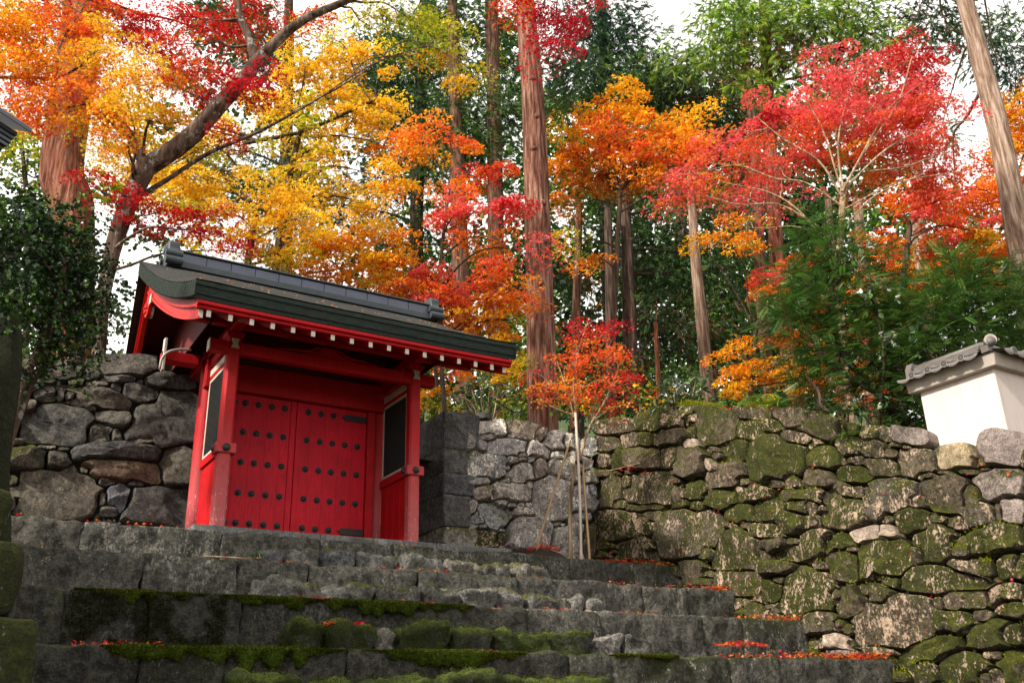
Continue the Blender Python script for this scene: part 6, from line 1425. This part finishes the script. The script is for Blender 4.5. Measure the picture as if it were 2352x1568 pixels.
def tufts(P, Nn, seed, L=.022, w=.0035, key='Z', gain=1.0):
    rs = np.random.RandomState(seed); n = len(P)
    d = unit(Nn * .9 + rs.normal(size=P.shape) * .5 + np.array([0, 0, .15])); sd = unit(np.cross(d, rs.normal(size=P.shape))) * w
    VV = np.stack([P - sd, P + sd, P + d * (L * rs.uniform(.5, 1.2, (n, 1)))], 1).reshape(-1, 3)
    tag(mesh_np('moss_tufts', VV, np.arange(len(VV)).reshape(-1, 3), M['moss_blade'], None, smooth=False, fcol=pick(key, n, rs) * gain), kind='stuff')
PT, NT = [], []
rs = np.random.RandomState(606)
for o in [o for o in bpy.data.objects if o.name.startswith('rubble_stone') and o.data.materials[0].name == 'rubble_mossy']:
    me = o.data; nv = len(me.polygons); c = np.array([p.center for p in me.polygons]); nn = np.array([p.normal for p in me.polygons]); a = np.array([p.area for p in me.polygons])
    ok = (nn[:, 1] < .3) & (nn[:, 2] > -.4); k = rs.choice(np.nonzero(ok)[0], 1500, p=a[ok] / a[ok].sum())
    q = c[k] + rs.normal(size=(1500, 3)) * .018; m = np.array([mnoise.noise((p[0] * 4, p[1] * 4, p[2] * 7)) for p in q]) + nn[k][:, 2] * .25 > -.12
    PT.append(q[m]); NT.append(nn[k][m])
tufts(np.concatenate(PT), np.concatenate(NT), 607)
yf = COURSE['C'][0]
xr0, xr1 = onY(150, 1400, yf)[0], onY(520, 1400, yf)[0]; n = 9000
q = np.stack([rs.uniform(xr0, xr1, n), np.full(n, yf - .03) + rs.normal(size=n) * .012, rs.uniform(.70, 1.16, n)], 1)
m = np.array([mnoise.noise((p[0] * 2.2, 3, p[2] * 3.5)) + .5 * mnoise.noise((p[0] * 7, 3, p[2] * 9)) for p in q]) > -.10
tufts(q[m], np.tile([0, -1.0, -.25], (m.sum(), 1)), 608, L=.035, gain=.35)
# cushions of brighter moss on the ledges of the retaining wall
PT, NT = [], []
for o in [o for o in bpy.data.objects if o.name.startswith('stone') and o.parent == wr and o.data.materials[0].name == 'stone_moss']:
    me = o.data; c = np.array([p.center for p in me.polygons]); nn = np.array([p.normal for p in me.polygons]); a = np.array([p.area for p in me.polygons])
    w = a * np.clip(nn[:, 2] - .25, 0, 1) * (nn[:, 0] < .2)
    if w.sum() < 1e-5 or c[:, 1].min() < 5.5: continue
    n = int(min(420, w.sum() * 42000)); k = rs.choice(len(w), n, p=w / w.sum()); q = c[k] + rs.normal(size=(n, 3)) * .02
    m = np.array([mnoise.noise((p[0] * 1.4, p[1] * 1.4, p[2] * 1.4)) + .4 * mnoise.noise((p[0] * 8, p[1] * 8, p[2] * 8)) for p in q]) > .10
    PT.append(q[m]); NT.append(nn[k][m])
PAL['z'] = [(.14, .175, .010), (.20, .235, .012), (.10, .115, .008), (.26, .29, .018)]
xs = rs.uniform(1515, 1730, 9000); ys = np.interp(xs, [t[0] for t in topR], [t[1] for t in topR]) + rs.uniform(-3, 26, 9000) * rs.rand(9000)
k = np.array([mnoise.noise((x * .018, y * .03, 9)) for x, y in zip(xs, ys)]) > -.05
q = np.array([onP(x, y, NR, KR) for x, y in zip(xs[k], ys[k])]) + np.array([-.09, 0, .03]) + np.stack([rs.rand(k.sum()) * .22, np.zeros(k.sum()), rs.rand(k.sum()) * .03], 1)
PT.append(q); NT.append(np.tile([-.5, 0, .85], (len(q), 1)))
tufts(np.concatenate(PT), np.concatenate(NT), 609, L=.030, w=.005, key='z')
yfC = COURSE['C'][0]; yfD = COURSE['D'][0]
moss_edge('moss', 'C', onY(170, 1350, yfC)[0], onY(1090, 1395, yfC)[0], 5, .10)
moss_edge('moss', 'D', onY(230, 1470, yfD)[0], onY(1210, 1500, yfD)[0], 8, .12)
moss_edge('moss', 'D', onY(1410, 1505, yfD)[0], onY(1560, 1508, yfD)[0], 9, .04)

# ------------------------------------------------------------------ fallen leaves
def litter(name, P, seed, keys, leaf=.036, tilt=.55):
    rs = np.random.RandomState(seed); n = len(P)
    V, F = stamp(STAR, P, np.array([0, 0, 1.0]) + rs.normal(size=(n, 3)) * tilt, leaf * rs.uniform(.6, 1.15, n), rs)
    o = mesh_np(name, V, F, M['leaf'], None, smooth=False, fcol=np.repeat(pick(keys, n, rs), 5, 0)); tag(o, kind='stuff')
rs = np.random.RandomState(77); PP = []
for key, n in (('A', 330), ('B', 420), ('C', 560), ('D', 760)):
    yf, zt, zb, xs = COURSE[key]
    x = rs.uniform(xs[0], xs[-1], n); cl = np.array([mnoise.noise((v * 1.7, yf, 5)) for v in x]); x = x[cl > .06]
    PP.append(np.stack([x, yf + np.abs(rs.normal(size=len(x))) * .26 + .005, np.full(len(x), zt + .016) + rs.rand(len(x)) * .022], 1))
    # drifts against the retaining wall at the right end
    m = {'A': 170, 'B': 230, 'C': 150, 'D': 420}[key]; x = xs[-1] - np.abs(rs.normal(size=m)) * {'A': .55, 'B': .35, 'C': .5, 'D': .8}[key]
    PP.append(np.stack([x, yf + rs.rand(m) * .30, zt + .02 + rs.rand(m) * .055], 1))
litter('fallen_leaves', np.concatenate(PP), 78, 'RSBCnBOn')
for (x, y, Y, n, r, h) in ((1700, 1480, 8.15, 120, .35, .06), (790, 1433, 8.35, 60, .25, .03), (1250, 1262, 12.4, 160, .30, .20), (1410, 1290, 11.9, 60, .3, .03)):
    c = onY(x, y, Y); a = rs.rand(n) * 6.28; q = np.sqrt(rs.rand(n)) * r
    litter('fallen_leaves', np.stack([c[0] + q * np.cos(a), c[1] + q * np.sin(a) * .6, c[2] + (1 - q / r) * h * rs.rand(n)], 1), 80 + n, 'RCBS')
# leaves caught on the wall top and in the joints of the mossy wall
xs = rs.uniform(1590, 1790, 170); ys = np.interp(xs, [t[0] for t in topR], [t[1] for t in topR]) + rs.uniform(-2, 10, 170)
litter('fallen_leaves', np.array([onP(x, y, NR, KR) + np.array([.02 + .25 * k, 0, .05]) for x, y, k in zip(xs, ys, rs.rand(170))]), 90, 'CRP', tilt=.8)
xs = rs.uniform(1380, 2340, 90); ys = rs.uniform(1050, 1500, 90)
litter('fallen_leaves', np.array([onP(x, y, NR, KR) + np.array([-.10, 0, .02]) for x, y in zip(xs, ys)]), 91, 'RS', tilt=1.2)
# on the roof
u = rs.uniform(.05, .95, 80); Yq = rs.uniform(YE + .1, YR - .3, 80)
litter('fallen_leaves', np.array([roof_top(a, b) + np.array([0, 0, .02]) for a, b in zip(u, Yq)]), 92, 'BOS', leaf=.03, tilt=.2)
# earth heap beside the grey wall and the terrace earth
c = onY(1250, 1275, 12.5)
V = []; F = []
for j in range(7):
    for i in range(18):
        a = i / 18 * 6.283; r = (1 - j / 6.0); V.append((c[0] + .55 * r * math.cos(a), c[1] + .35 * r * math.sin(a), 2.28 + .27 * (1 - r * r) + .05 * mnoise.noise((i * .9, j * .9, 4))))
F = [(j * 18 + i, j * 18 + (i + 1) % 18, (j + 1) * 18 + (i + 1) % 18, (j + 1) * 18 + i) for j in range(6) for i in range(18)]
tag(mesh_np('earth_heap', V, F, M['soil'], None), 'heap of dark earth and dead leaves at the foot of the grey wall', 'earth heap')
# a stick and some bark strips left on the treads
def stick(label, pts, Y, r, mat, name, cat):
    P = smooth_path([onY(x, y, Y + dy) for x, y, dy in pts], 12)
    o = MB().tube(P, np.linspace(r, r * .5, 12), 6).build(name, M[mat], None, smooth=True); tag(o, label, cat)
stick('thin dead stick lying along the edge of the second tread', [(470, 1277, .1), (520, 1279, .06), (590, 1283, .02)], 10.31, .012, 'bark_twig', 'fallen_stick', 'stick')
stick('weathered bark strip lying on the third tread at the right', [(1130, 1398, .15), (1200, 1401, .1), (1290, 1406, .05)], 8.97, .016, 'bark_far', 'bark_strip', 'bark')
stick('short pale branch piece beside the bark strip on the third tread', [(1345, 1404, .12), (1400, 1411, .08), (1430, 1416, .05)], 8.97, .02, 'bark_twig', 'branch_piece', 'branch')
print('CROWN_TRIS', COUNT[0], 'ALL', sum(sum(len(p.vertices) - 2 for p in m.polygons) * 0 + len(m.loops) - 2 * len(m.polygons) for m in bpy.data.meshes))
